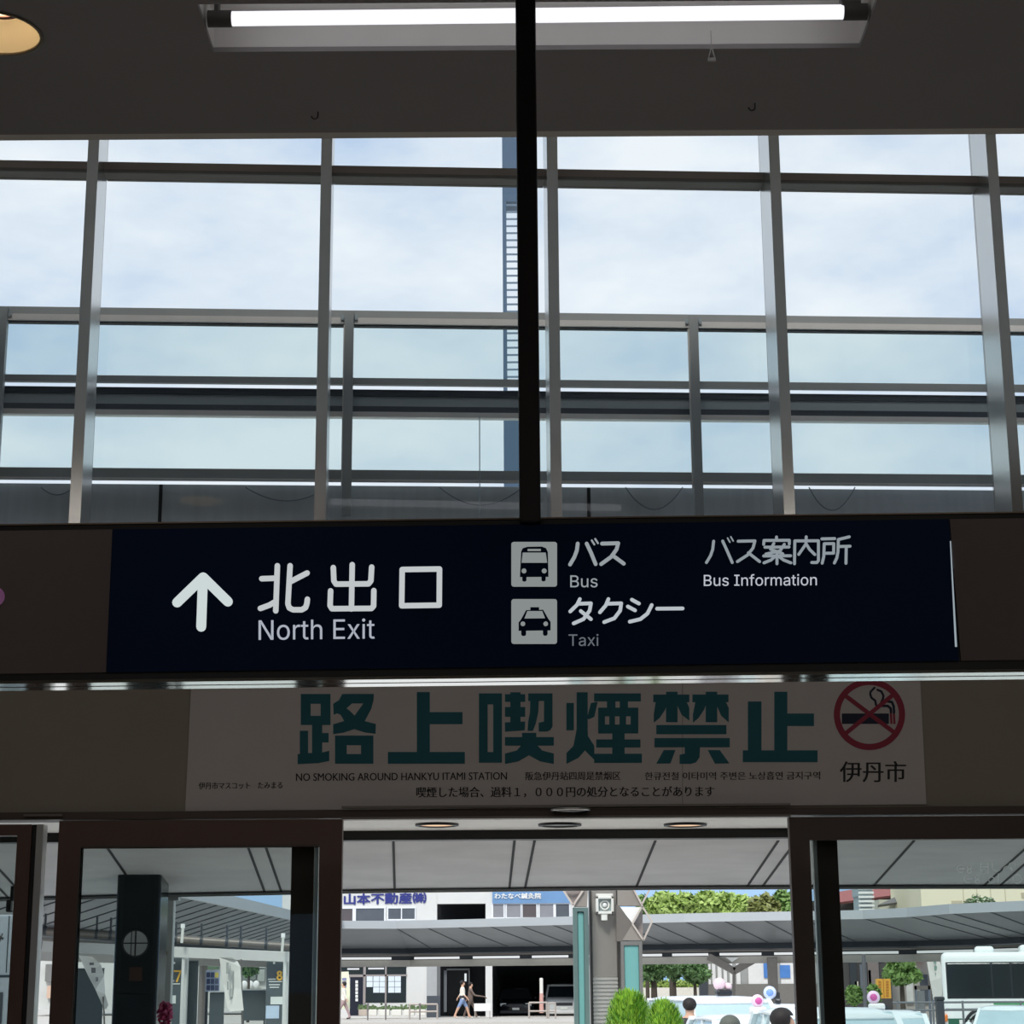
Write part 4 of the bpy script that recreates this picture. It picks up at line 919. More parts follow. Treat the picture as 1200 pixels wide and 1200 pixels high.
t = thing('handrail', 'grey pipe railing with a mid rail in front of the bus', 'railing', tuple(at(1100, 1200, 52))); m_hr = M('handrail_grey', (120,124,128), .5, .3)
for y in (1175, 1184): MB().cyl(at(1046, y, 52), at(1212, y-1, 52), .028, n=8).build('rail', m_hr, t)
for x in (1052, 1074, 1093, 1128, 1196): p = at(x, 1175, 52); MB().cyl((p.x, 52, GZ), (p.x, 52, p.z+.05), .03, n=8).build('post', m_hr, t)
t = thing('litter_bin', 'dark slim bin before the rear of the bus', 'bin', tuple(at(1103, 1198, 51))); a, b, l, tt = rc(1099, 1168, 1107, 1198, 51); MB().bbox(a, b, 51, 51.3, GZ, tt-.1, .02).build('body', m_cdk, t); MB().bbox(a-.02, b+.02, 50.98, 51.32, tt-.1, tt, .03).build('lid', M('bin_lid', (44,48,52), .5), t)
t = thing('stop_stand', 'grey bus stop display frame standing on the pavement left of the feather flag', 'stand', tuple(at(1083, 1196, 60)))
a, b, l, tt = rc(1073, 1155, 1091, 1196, 60); m_ss = M('stop_frame', (96,104,116), .5)
for x in (a, b-.06): MB().box(x, x+.06, 60, 60.08, GZ, tt).build('leg', m_ss, t)
MB().box(a, b, 60, 60.08, tt-.12, tt).build('head_bar', m_alud, t); MB().box(a+.08, a+.3, 60.02, 60.06, l+.1, tt-.15).build('panel', M('stop_panel', (116,118,120), .4), t)
# ================================================================== stainless column between two teal pillars
YC = 25.0
m_ss2 = M('stainless_panel', (168,162,155), .32, .55, var=.1, scale=2); m_rib = M('stainless_ribbed', (196,194,188), .4, .5, var=.08, scale=30, stretch=(.2,.2,6))
m_pf = M('pillar_frame', (134,132,128), .4, .5, var=.08); m_teal2 = M('teal_glass', (112,166,162), .18, var=.06, scale=2)
def vbox(mb, x0, y0, x1, Y, d, z0=GZ):
    a, b, l, t_ = rc(x0, y0, x1, 1200, Y); return mb.box(a, b, Y, Y+d, z0, t_)
t = thing('stainless_column', 'tall stainless column with a boxed floodlight between the two teal pillars', 'column', tuple(at(708, 1200, YC)) [:2] + (GZ,))
a, b, _, tt = rc(693.5, 1030, 722.5, 1100, YC); zj = zr(1145, YC, 708)
MB().bbox(a, b, YC, YC+.35, zj, tt, .012).build('upper_panel', m_ss2, t)
mb = MB().box(a+.004, b-.004, YC+.01, YC+.34, GZ, zj)
for k in range(40):
    z_ = GZ + (zj-GZ)*(k+.5)/40; mb.box(a, b, YC-.004, YC+.01, z_-.012, z_+.012)
mb.build('ribbed_panel', m_rib, t)
MB().box(b, b+.035, YC+.02, YC+.34, GZ, tt).box(a-.03, a, YC+.02, YC+.34, GZ, tt).build('edge_channel', M('edge_channel', (84,82,80), .4, .5), t)
t2 = thing('floodlight', 'white boxed floodlight with a small camera fixed on the stainless column', 'floodlight', tuple(at(708.5, 1073, YC-.16)))
a, b, l, tt = rc(698.3, 1050, 719.5, 1071, YC-.16); m_fl = M('floodlight_white', (226,226,220), .4)
mb = MB(); w_ = .035
mb.bbox(a, b, YC-.16, YC, tt-w_, tt, .006).bbox(a, b, YC-.16, YC, l, l+w_, .006).bbox(a, a+w_, YC-.16, YC, l, tt, .006).bbox(b-w_, b, YC-.16, YC, l, tt, .006).box(a+.01, b-.01, YC-.03, YC, l+.01, tt-.01); mb.bbox(a+.005, b-.005, YC-.12, YC, tt, tt+.03, .006); mb.build('housing', m_fl, t2)
bx('lens', M('flood_lens', (150,164,164), .15, var=.2), t2, a+w_, b-w_, YC-.1, YC-.09, l+w_, tt-w_)
cx, cz = (a+b)/2, (l+tt)/2; MB().torus((cx, YC-.105, cz), .055, .012, 'Y').build('reflector_ring', m_fl, t2); MB().ball((cx, YC-.11, cz), .03).build('bulb', m_white, t2)
p = at(708, 1077, YC-.08); MB().bbox(p.x-.04, p.x+.04, YC-.15, YC, p.z-.02, l, .008).build('camera', m_fl, t2)
def tripyr(mb, pts, Y, d):                 # triangular facet with depth
    return mb.plate([pts], lambda x, y: at(x, y, Y), Vector((0, d, 0)))
t = thing('teal_pillar', 'slim pillar with a narrow teal glass strip, left of the stainless column', 'pillar', tuple(at(681, 1200, YC-.3))[:2] + (GZ,))
YP = YC-.3
a, b, _, tt = rc(672, 1063.5, 690, 1150, YP); ga, gb = at(678, 1100, YP).x, at(683.5, 1100, YP).x
MB().box(a, ga-.012, YP, YP+.2, GZ, tt-.05).box(gb+.012, b, YP, YP+.2, GZ, tt-.05).box(ga-.012, gb+.012, YP+.12, YP+.2, GZ, tt-.05).box(a, b, YP, YP+.2, tt-.05, tt).build('frame', M('pillar_frame_teal', (112,134,130), .35, .5), t)
MB().bbox(ga-.011, gb+.011, YP+.03, YP+.11, GZ, tt-.06, .01).build('glass_strip', m_teal2, t)
m_tri = M('facet_grey', (146,138,130), .5, .2, var=.08, scale=5); m_triw = M('facet_white', (232,230,226), .5); m_mesh = M('facet_mesh', (150,140,136), .5, .2, var=.35, scale=40, stretch=(.2,.2,4)); m_strut = M('strut_pale', (196,184,174), .5, .2)
tripyr(MB(), [(672.5,1062.5),(688,1062.5),(689,1041),(684,1041)], YP, .18).build('facet', m_tri, t)
mb = tripyr(MB(), [(661,1043),(682,1043),(671.5,1060)], YP+.05, .1); mb.build('mesh_facet', m_mesh, t)
mb = MB()
for p0, p1 in (((659.5,1042),(671.5,1061)), ((683.5,1043),(671.5,1061)), ((659.5,1042),(684,1042))): mb.bar(at(*p0, YP-.02), at(*p1, YP-.02), .025)
mb.build('strut', m_strut, t)
t = thing('teal_pillar', 'wider pillar of bright teal glass under stacked triangles, right of the stainless column', 'pillar', tuple(at(741, 1200, YP))[:2] + (GZ,))
a, b, _, tt = rc(728, 1103, 753, 1150, YP); ga, gb = at(732, 1150, YP).x, at(749.5, 1150, YP).x
MB().box(a, ga, YP, YP+.25, GZ, tt-.05).box(gb, b, YP, YP+.25, GZ, tt-.05).box(a, b, YP, YP+.25, tt-.05, tt).box(ga, gb, YP+.15, YP+.25, GZ, tt-.05).build('frame', m_pf, t)
MB().bbox(ga, gb, YP+.02, YP+.12, GZ, tt-.05, .01).build('glass_panel', m_teal2, t)
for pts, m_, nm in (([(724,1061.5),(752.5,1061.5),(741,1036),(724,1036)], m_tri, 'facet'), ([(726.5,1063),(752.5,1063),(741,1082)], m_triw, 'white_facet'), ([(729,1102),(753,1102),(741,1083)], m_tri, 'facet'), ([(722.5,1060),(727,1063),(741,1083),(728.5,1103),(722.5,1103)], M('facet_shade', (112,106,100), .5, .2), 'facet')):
    tripyr(MB(), pts, YP, .18).build(nm, m_, t)
tripyr(MB(), [(753,1065),(742.5,1083),(753.5,1100)], YP+.08, .1).build('mesh_facet', m_mesh, t)
mb = MB()
for p0, p1 in (((752.5,1062),(764,1080)), ((764,1080),(754,1102)), ((741,1082.5),(754,1102)), ((752.5,1062),(741,1082.5)), ((752,1060),(762,1041)), ((742,1041),(753,1062))): mb.bar(at(*p0, YP-.02), at(*p1, YP-.02), .022)
mb.build('strut', m_strut, t)
# ------------------------------------------------------------------ two clipped conifers
m_con = M('conifer_leaf', (156,200,62), .6, var=.5, scale=14); m_con2 = M('conifer_leaf_deep', (108,164,48), .6, var=.5, scale=14)
for lab, x0, x1, y0, Y in (('rounded yellow green conifer shrub before the stainless column, the taller one', 709, 766, 1160, 20.5), ('rounded green conifer shrub to the right, before the teal pillar, the lower one', 755, 803, 1172, 20.0)):
    a, b, zB, tt = rc(x0, y0, x1, y0+92, Y); cx = (a+b)/2; R = (b-a)/2; H = tt-zB
    t = thing('conifer_shrub', lab, 'shrub', (cx, Y, GZ), 'conifer shrubs by the column')
    MB().cyl((cx, Y, GZ), (cx, Y, zB+H*.5), .05, .03, n=8).build('stem', m_bark, t)
    mb = MB()
    for k in range(7000):
        ph = math.asin(random.uniform(-1, 1)); an = random.uniform(0, 2*PI); sh = random.uniform(.78, 1.0) + .05*math.sin(5*an)*math.cos(3*ph)
        cl = max(0, math.cos(ph))**.8; o_ = Vector((cl*math.cos(an), cl*math.sin(an), math.sin(ph)))
        p = Vector((cx + R*o_.x*sh, Y + R*o_.y*sh, zB + H*.5 + H*.5*o_.z*sh))
        d = Vector((o_.x*.6, o_.y*.6, 1.0 + random.uniform(-.3,.3))).normalized(); sd = d.cross(Vector((math.cos(an), math.sin(an), random.uniform(-.6,.6)))).normalized(); q = random.uniform(.016, .034)
        mb.m = random.random() < .35
        mb.add([p-d*q*.6-sd*q*.35, p-d*q*.6+sd*q*.35, p+d*q*1.3+sd*q*.1, p+d*q*1.3-sd*q*.1], [(0,1,2,3)])
    mb.build('foliage', [m_con, m_con2], t, fix=False)['kind'] = 'stuff'
# ================================================================== vehicles
m_tyre = M('tyre_rubber', (30,30,32), .8); m_hub = M('wheel_hub', (170,172,174), .35, .6); m_vglass = M('vehicle_glass', (36,42,46), .06, var=.2, scale=1.5); m_vglassl = M('vehicle_glass_pale', (176,200,206), .08, var=.2, scale=1.2)
m_lampw = M('headlamp', (225,230,232), .12); m_plate = M('number_plate', (226,230,224), .5); m_grille = M('grille_dark', (40,42,46), .3); m_ofg = M('vehicle_orange', (232,130,60), .4)
def loft(mb, secs, cap=True):
    k = len(secs[0]); vs_ = [p for s_ in secs for p in s_]
    fs = [(i*k+j, i*k+(j+1) % k, (i+1)*k+(j+1) % k, (i+1)*k+j) for i in range(len(secs)-1) for j in range(k)]
    if cap: fs += [tuple(range(k))[::-1], tuple(range((len(secs)-1)*k, len(secs)*k))]
    return mb.add(vs_, fs)
def car(name, label, cat, loc, rz, L, W, H, paint, glass=None, group=None, lamps=None, sedan=True, mirrors='door'):
    t = thing(name, label, cat, loc, group, rz); glass = glass or m_vglass; hw = W/2
    belt = H*.60; hood = H*.60 if sedan else H*.62
    sec_ = lambda y, w, zt, zl: [(-w*.94,y,zl),(-w,y,zl+.12),(-w,y,zt-.16),(-w*.93,y,zt-.04),(-w*.8,y,zt),(w*.8,y,zt),(w*.93,y,zt-.04),(w,y,zt-.16),(w,y,zl+.12),(w*.94,y,zl)]
    st = [(-L/2,.80,belt*.72,.28),(-L/2+.12,.95,belt*.86,.2),(-L/2+.5,1,hood*.95,.18),(-L*.23,1,hood,.18),(L*.1,1,belt+.03,.18),(L*.32,1,belt+.03,.18),(L/2-.35,.98,belt*.98,.2),(L/2-.08,.93,belt*.9,.25),(L/2,.82,belt*.75,.32)]
    mb = MB(); mb.smooth = True; loft(mb, [sec_(y, hw*w, zt, zl) for y, w, zt, zl in st]); mb.build('body', paint, t, local=True)
    ga = -L*.26; gr0 = -L*.10; gr1 = L*.22 if sedan else L*.40; gb = L*.36 if sedan else L*.47
    gs = lambda y, w0, w1, zt: [(-hw*w0,y,belt-.03),(-hw*(w0*.4+w1*.6),y,belt+(zt-belt)*.6),(-hw*w1,y,zt),(hw*w1,y,zt),(hw*(w0*.4+w1*.6),y,belt+(zt-belt)*.6),(hw*w0,y,belt-.03)]
    mb = MB(); loft(mb, [gs(ga,.90,.88,belt+.02), gs(gr0,.92,.74,H-.045), gs(gr1,.92,.74,H-.045), gs(gb,.88,.84,belt+.03)]); mb.build('cabin_glass', glass, t, local=True)
    mb = MB(); mb.smooth = True
    rs = lambda y, w, z_, c: [(-hw*w,y,z_-.05),(-hw*w*.97,y,z_-.015),(-hw*w*.75,y,z_+c*.6),(0,y,z_+c),(hw*w*.75,y,z_+c*.6),(hw*w*.97,y,z_-.015),(hw*w,y,z_-.05)]
    loft(mb, [rs(gr0-.10,.76,H-.075,.01), rs(gr0+.08,.775,H-.03,.02), rs((gr0+gr1)/2,.785,H-.022,.022), rs(gr1-.08,.775,H-.03,.02), rs(gr1+.10,.76,H-.075,.01)])
    mb.smooth = False
    for q in (-1, 1):
        mb.bar((q*hw*.90,ga-.01,belt), (q*hw*.765,gr0-.03,H-.06), .07, .05); mb.bar((q*hw*.90,gb+.01,belt), (q*hw*.765,gr1+.03,H-.06), .10, .06); ym_ = (gr0+gr1)/2+.05; mb.bar((q*hw*.935,ym_,belt), (q*hw*.755,ym_,H-.06), .07, .03)
    mb.build('roof', paint, t, local=True)
    for y in (-L*.31, L*.30):
        for q in (-1, 1):
            o = MB().cyl((q*(hw-.19),y,.31), (q*(hw+.005),y,.31), .31, n=20).build('wheel', m_tyre, t, local=True); MB().cyl((q*(hw-.02),y,.31), (q*(hw+.015),y,.31), .19, n=14).build('hub', m_hub, o, local=True)
    for q in (-1, 1):
        MB().bbox(q*hw*.86, q*hw*.50, -L/2+.02, -L/2+.16, belt*.62, belt*.80, .04).build('headlight', m_lampw, t, local=True); MB().bbox(q*hw*.90, q*hw*.62, L/2-.14, L/2-.0, belt*.66, belt*.84, .03).build('tail_light', M('tail_light_red', (170,30,36), .3), t, local=True)
        MB().ball((q*(hw+.08), -L*.2, belt+.05), .09, .9, .5, .7).build('side_mirror', paint, t, local=True)
    MB().bbox(-hw*.46, hw*.46, -L/2-.01, -L/2+.1, belt*.60, belt*.76, .02).build('grille', m_grille, t, local=True)
    MB().bbox(-hw*.9, hw*.9, -L/2-.03, -L/2+.2, .22, belt*.42, .05).build('bumper', m_grille if paint is m_carb else paint, t, local=True)
    MB().bbox(-.17, .17, -L/2-.05, -L/2-.02, belt*.44, belt*.56, .005).build('number_plate', m_plate, t, local=True)
    if lamps:
        base_w, balls, bm_ = lamps; yl = gr0+.25; zl = H-.0
        o = MB().bbox(-base_w/2, base_w/2, yl-.08, yl+.08, zl, zl+.10, .03).build('roof_lamp_base', m_white if bm_ else m_grille, t, local=True)
        if bm_: MB().bbox(-base_w*.42, base_w*.42, yl-.10, yl-.07, zl-.045, zl+.01, .01).build('lamp_foot', M('lamp_foot_violet', (74,66,104), .5), o, local=True)
        for bxx, r, m_, mk in balls:
            q = MB().ball((bxx, yl, zl+.09+r), r).build('lamp_ball', m_, t, local=True)
            if mk: MB().ball((bxx, yl-r*.62, zl+.09+r), r*.62, 1, .72, 1).build('ball_emblem', mk, q, local=True)
    return t
m_carw = M('car_white', (232,236,238), .18, var=.02, scale=1); m_carb = M('car_black', (22,24,28), .12); m_cars = M('car_pearl', (214,216,214), .2, var=.03); m_cart = M('car_pale_blue', (226,236,238), .18, var=.03)
car('black_car', 'black car parked in the dark garage, facing out, left of the marker post', 'car', (at(604.5,1190,YO+2.6).x, YO+4.6, GZ), 0, 4.3, 1.78, 1.5, m_carb, None, 'cars in the garage', None, False)
car('white_car', 'white car parked in the dark garage, facing out, right of the marker post', 'car', (at(661,1190,YO+1.8).x, YO+3.8, GZ), 0, 4.3, 1.82, 1.62, m_cars, None, 'cars in the garage', None, False)
m_pink = M('ball_pale_pink', (240,208,218), .35); m_pinkd = M('ball_pink_emblem', (206,90,160), .5); m_bluep = M('ball_pale_blue', (206,218,246), .35); m_blued = M('ball_blue_emblem', (124,160,226), .5); m_pink2 = M('ball_pink_white', (246,214,236), .35)
def zH(py, px, Y): return at(px, py, Y).z - GZ
def cx_(px, Y): return at(px, 1185, Y).x
car('taxi', 'white taxi with two pale pink roof balls, behind the others and nearest the green shrubs', 'taxi', (cx_(849, 31), 31.6, GZ), .22, 4.4, 1.70, zH(1167.5, 849, 31), m_carw, m_vglassl, 'taxis at the rank', (.26, [(-.07, .10, m_pink, None), (.08, .06, m_pink, None)], False), False)
car('taxi', 'white taxi carrying a pale blue roof ball by the right door post', 'taxi', (cx_(917, 37), 37.6, GZ), -.12, 4.4, 1.70, zH(1177, 912, 37), m_carw, m_vglassl, 'taxis at the rank', (.12, [(0-.15, .125, m_bluep, m_blued)], False))
car('taxi', 'white taxi with one pink ball on a white lamp base, before the two-ball taxi', 'taxi', (cx_(891, 25.5), 26.1, GZ), .10, 4.4, 1.70, zH(1189.5, 891, 25.5), m_carw, m_vglassl, 'taxis at the rank', (.22, [(0, .085, m_pink2, m_pinkd)], True))
car('taxi', 'white taxi carrying a pink roof ball, seen through the right glass door', 'taxi', (cx_(1036, 28), 28.6, GZ), -.14, 4.4, 1.70, zH(1184.5, 1036, 28), m_cart, m_vglassl, 'taxis at the rank', (.24, [(-.04, .095, m_pink2, m_pinkd)], True))
car('white_sedan', 'white car partly hidden by the right door post, before the taxi', 'car', (cx_(978, 20.8), 21.3, GZ), 0.0, 4.2, 1.70, zH(1181, 995, 20.8), m_cart, m_vglassl)
car('white_van', 'small white van with a wide windscreen in front of the bus', 'van', (cx_(1197, 46), 47.5, GZ), -.35, 3.4, 1.48, zH(1179.5, 1185, 46), m_cart, m_vglassl, None, None, False)
# the bus
YU = 53.8
m_busw = M('bus_white', (238,242,240), .3, var=.02, scale=.6); m_busg = M('bus_green', (44,98,78), .4, var=.05); m_busgl = M('bus_glass', (40,46,48), .08, var=.3, scale=.8); m_busl = M('bus_line_green', (88,160,112), .4)
a, b, l, tt = rc(1104.5, 1115.5, 1240, 1200, YU); BL = 10.6; x1 = a+BL; BW = 2.35
bus = thing('bus', 'white city bus with dark side windows and a green skirt, seen side on', 'bus', (a+BL/2, YU+BW/2, GZ))
zs_ = zr(1193.5, YU, 1120)
MB().bbox(a, x1, YU, YU+BW, GZ+.32, tt, .16, 4).build('body', m_busw, bus)
mb = MB().box(a+.1, x1-.1, YU-.012, YU+.02, GZ+.30, zs_); mb.build('skirt', m_busg, bus)
w0, w1 = zr(1169, YU, 1110), zr(1129, YU, 1110); xs0 = at(1109.5, 1150, YU).x
wins = [xs0, at(1161, 1150, YU).x, at(1183, 1150, YU).x]; wins += [wins[-1] + 1.45*k for k in range(1, 6)]
for k in range(len(wins)-1):
    MB().bbox(wins[k]+.015, wins[k+1]-.015, YU-.014, YU+.02, w0, w1, .05).build('window', m_busgl, bus)
MB().box(xs0-.01, wins[-1], YU-.008, YU+.02, w0-.03, w1+.03).build('window_band', m_grille, bus)
MB().box(wins[1], wins[-1], YU-.012, YU+.02, zr(1181, YU), zr(1178, YU)).build('side_stripe', m_busl, bus)
MB().box(a+.05, wins[1]-.3, YU-.01, YU+.02, zr(1182.6, YU, 1120), zr(1181.8, YU, 1120)).build('panel_seam', m_cdk, bus)
for x in (at(1152,1190,YU).x, at(1152,1190,YU).x + 5.6):
    for y0, y1 in ((YU-.02, YU+.28), (YU+BW-.28, YU+BW+.02)):
        o = MB().cyl((x, y0, GZ+.48), (x, y1, GZ+.48), .46, n=24).build('wheel', m_tyre, bus); MB().cyl((x, y0-.02, GZ+.48), (x, y1+.02, GZ+.48), .26, n=18).build('hub', m_hub, o)
    MB().torus((x, YU-.005, GZ+.48), .54, .045, 'Y', 28, 6).build('wheel_arch', m_grille, bus)
for x0, x1_ in ((1136,1158), (1187,1214)):
    p0, p1, pl, pt = rc(x0, 1110.5, x1_, 1116, YU+.5); MB().bbox(p0, p1, YU+.3, YU+1.9, tt-.04, tt+(pt-pl) + (.06 if x0 > 1160 else .03), .09, 3).build('roof_unit', m_busw, bus)
p = at(1108.5, 1193, YU); MB().bbox(p.x-.13, p.x+.05, YU-.03, YU+.2, p.z-.10, p.z+.10, .04).build('corner_lamp', m_ofg, bus)
mb = MB()
for k in range(4): q = at(1126+k*4, 1197.4, YU-.02); mb.box(q.x-.045, q.x+.045, YU-.02, YU-.012, q.z-.055, q.z+.055)
mb.build('skirt_lettering', m_white, bus)
bus.rotation_euler.z = -.225; bus.location = Vector((a, YU, GZ)) + Matrix.Rotation(-.225, 3, 'Z') @ Vector((BL/2, BW/2, 0))
# ================================================================== people
m_skin = M('skin', (206,164,138), .6, var=.05); m_hair = M('dark_hair', (34,28,26), .7, var=.2); m_shoe = M('shoe_white', (224,222,218), .6); m_shoed = M('shoe_dark', (52,46,44), .6)
def person(label, loc, H, rz, top, legs, shoe, stride=0.0, arms=((.1,-.02),(-.1,-.02)), sleeve=.0, hair=m_hair, shorts=0.0, lean=0.0):
    t = thing('person', label, 'person', loc, None, rz)
    J = {}; z = lambda k: H*k
    ly = lambda k: -lean*H*max(0, k-.5)                 # lean forward (faces -Y)
    V = []; E2 = []; Rr = []
    def v(x, y, zz_, r): V.append((x*H, y*H + ly(zz_), zz_*H)); Rr.append(r*H); return len(V)-1
    pel = v(0,0,.53,.082); wst = v(0,0,.62,.070); ch = v(0,0,.73,.085); nk0 = v(0,0,.81,.055); nk = v(0,0,.85,.032); hd0 = v(0,-.006,.895,.052); hd1 = v(0,-.008,.945,.056); hd2 = v(0,-.004,.975,.036)
    for a_, b_ in ((pel,wst),(wst,ch),(ch,nk0),(nk0,nk),(nk,hd0),(hd0,hd1),(hd1,hd2)): E2.append((a_, b_))
    ns = v(0,-.062,.915,.012); E2.append((hd0, ns))
    for q, (sw, out) in zip((-1, 1), arms):
        sh = v(q*.105,0,.795,.036); el = v(q*(.13+out*.5), -sw*.7+.015, .635,.028); wr = v(q*(.13+out), -sw*2.0, .50 + abs(sw)*.5,.018); ha = v(q*(.13+out), -sw*2.3, .455 + abs(sw)*.55,.020)
        E2 += [(nk0, sh), (sh, el), (el, wr), (wr, ha)]
        for k in range(5):
            f = v(q*(.13+out) + (k-2)*.009, -sw*2.3-.012*(k in (0,4)), .425 + abs(sw)*.55 + .012*abs(k-2), .0055); E2.append((ha, f))
    for q in (-1, 1):
        s_ = stride*q; hp = v(q*.05,0,.49,.066); kn = v(q*.052,-s_*.12-.005,.285,.043); an = v(q*.052,-s_*.20+.015,.05+.02*(s_ < 0)*abs(stride),.026); to = v(q*.058,-s_*.20-.085,.018,.024); he = v(q*.052,-s_*.20+.03,.022,.024)
        E2 += [(pel, hp), (hp, kn), (kn, an), (an, to), (an, he)]
    me = bpy.data.meshes.new('figure'); me.from_pydata(V, E2, []); o = bpy.data.objects.new('figure', me); COL.objects.link(o)
    sm = o.modifiers.new('s', 'SKIN'); sm.use_smooth_shade = True
    for i, d in enumerate(me.skin_vertices[0].data): d.radius = (Rr[i], Rr[i]); d.use_root = (i == 0)
    ss = o.modifiers.new('d', 'SUBSURF'); ss.levels = 1; ss.render_levels = 1
    dg = bpy.context.evaluated_depsgraph_get(); m2 = bpy.data.meshes.new_from_object(o.evaluated_get(dg)); bpy.data.objects.remove(o)
    b_ = bpy.data.objects.new('body', m2); COL.objects.link(b_); b_.parent = t
    m2.materials.clear()
    for m_ in (m_skin, top, legs, shoe): m2.materials.append(m_)
    for f in m2.polygons:
        c = f.center; zz_ = c.z/H; arm = abs(c.x)/H > .118 - .0
        f.use_smooth = True
        f.material_index = 0 if zz_ > .835 else (3 if zz_ < .045 else ((0 if zz_ < sleeve else 1) if arm and zz_ > .33 else (1 if zz_ > .535 else (0 if zz_ < shorts else 2))))
    hy = ly(.94)
    mb = MB(); c = Vector((0, hy+.008*H, .952*H)); mb.ball(c, .066*H, .98, 1.05, .92, 18, 12); mb.v = [p + Vector((0, .0, 0)) if p.y > hy-.03*H or p.z > .965*H else Vector((p.x*.98, hy-.012*H, max(p.z, .972*H))) for p in mb.v]
    mb.build('hair', hair, t, local=True)
    return t
P_ = lambda px, Y: (at(px, 1190, Y).x, Y, GZ)
m_tw = M('shirt_white', (234,228,218), .8); m_den = M('denim_blue', (128,150,190), .8); m_tbr = M('shirt_brown', (112,96,88), .8); m_tdk = M('clothes_dark', (54,52,56), .8); m_tpk = M('trousers_rose', (176,150,150), .8); m_tgr = M('clothes_grey', (150,146,150), .8)
YPp = YO-3.0; GZp = GZ+.12
def PP_(px, Y): return (at(px, 1190, Y).x, Y, GZp)
w_ = person('person in a white top and light blue shorts walking past the dark entrance', PP_(542, YPp), 1.68, PI/2, m_tw, m_den, m_shoe, 1.0, ((.07,.01),(-.07,.01)), .62, m_hair, .30)
o = MB().lathe((0, 0, .53*1.68), [(.088*1.68, -.03), (.092*1.68, .0), (.090*1.68, .08), (.082*1.68, .13)], 18).build('dark_waist', m_tdk, w_, local=True)
person('person in brown walking beside the one in white, one arm stretched forward', PP_(551.5, YPp+.8), 1.60, PI/2, m_tbr, m_tbr, m_shoe, .9, ((.20,.01),(-.06,.01)), .5, m_hair)
person('person in a long white top walking by the yellow and white banner flag', PP_(402.5, YPp-.6), 1.66, -PI/2, m_tw, m_tpk, m_shoed, .8, ((.05,.0),(-.05,.0)), .55)
person('person with dark hair and dark clothes standing between the shrub and the taxi', (at(808.5,1190,28.9).x, 28.9, GZ), zH(1170.5, 809, 28.9), PI*.95, m_tdk, m_tdk, m_shoed, .1, ((.0,-.045),(.0,-.045)), .3)
person('person with dark hair before the taxis by the door post, only the head showing', (at(917.5,1190,17.8).x, 17.8, GZ), zH(1183, 917, 17.8), PI*.6, m_tw, m_tdk, m_shoed, .2, ((.02,0),(.02,0)), .3)
person('short person with greyish hair before the taxis, just the crown showing', (at(856,1195,18.7).x, 18.7, GZ), zH(1191.5, 856, 18.7), PI*.8, m_tgr, m_tdk, m_shoed, .2, ((.02,0),(.02,0)), .3, M('grey_hair', (92,96,88), .7, var=.2))
# ================================================================== seen through the left glass door
YK = 12.35
m_kb = M('gloss_dark_column', (54,62,66), .12, .0, var=.15, scale=1.5)
a, b = at(135, 1080, YK).x, at(187, 1080, YK).x; p = ep(160, 1033); ztc = cp.z - SL*(YK-cp.y) + .01
t = thing('dark_column', 'glossy dark column with a round grey emblem under the canopy', 'column', ((a+b)/2, YK, GZ))
MB().bbox(a, b, YK, YK+.3, GZ, ztc, .02, 3).build('shaft', m_kb, t)
MB().box(a+.035, b-.035, YK-.006, YK+.02, GZ+.3, zr(1165, YK, 160)).box(a+.05, b-.04, YK-.004, YK+.02, zr(1163, YK, 160), ztc-.03).build('panel', M('dark_panel', (44,52,56), .25), t)
q = at(158.8, 1105.5, YK-.012); r = 14.3*YK/2200*1.02
mb = MB().cyl((q.x, YK-.014, q.z), (q.x, YK, q.z), r, n=40); mb.m = 1; mb.torus((q.x, YK-.012, q.z), r, .006, 'Y', 40, 6)
mb.box(q.x-.005, q.x+.005, YK-.0155, YK-.013, q.z-r, q.z+r).box(q.x-r, q.x+r, YK-.0155, YK-.013, q.z-.003, q.z+.005).box(q.x-.03, q.x-.024, YK-.0155, YK-.013, q.z-r*.9, q.z+r*.9)
mb.build('round_emblem', [M('emblem_grey', (196,200,200), .5), M('emblem_line', (46,50,54), .4)], t)
MB().box(*[at(x, 1141, YK-.01).x for x in (151.5, 166.5)], YK-.009, YK+.01, zr(1149.5, YK, 159), zr(1133.5, YK, 159)).build('square_notice', M('notice_rust', (78,56,50), .5), t)
t = thing('canopy_post', 'pale grey square post just right of the glossy dark column', 'post', tuple(at(195, 1200, 13.1))[:2] + (GZ,))
YQ = 12.9; a, b = at(187.5, 1120, YQ).x, at(201.5, 1120, YQ).x
ztq = cp.z - SL*(YQ-cp.y) - .015
MB().bbox(a, b, YQ, YQ+.08, GZ, ztq, .006).build('shaft', M('post_pale', (196,200,196), .5), t); MB().box(a-.01, b+.03, YQ-.005, YQ+.085, ztq-.03, ztq+.02).build('cap', m_steel, t)
q = at(193.5, 1117, YQ-.01); MB().bbox(q.x-.012, q.x+.012, YQ-.012, YQ, q.z-.014, q.z+.014, .003).build('latch', M('latch_brass', (120,96,60), .4, .4), t)
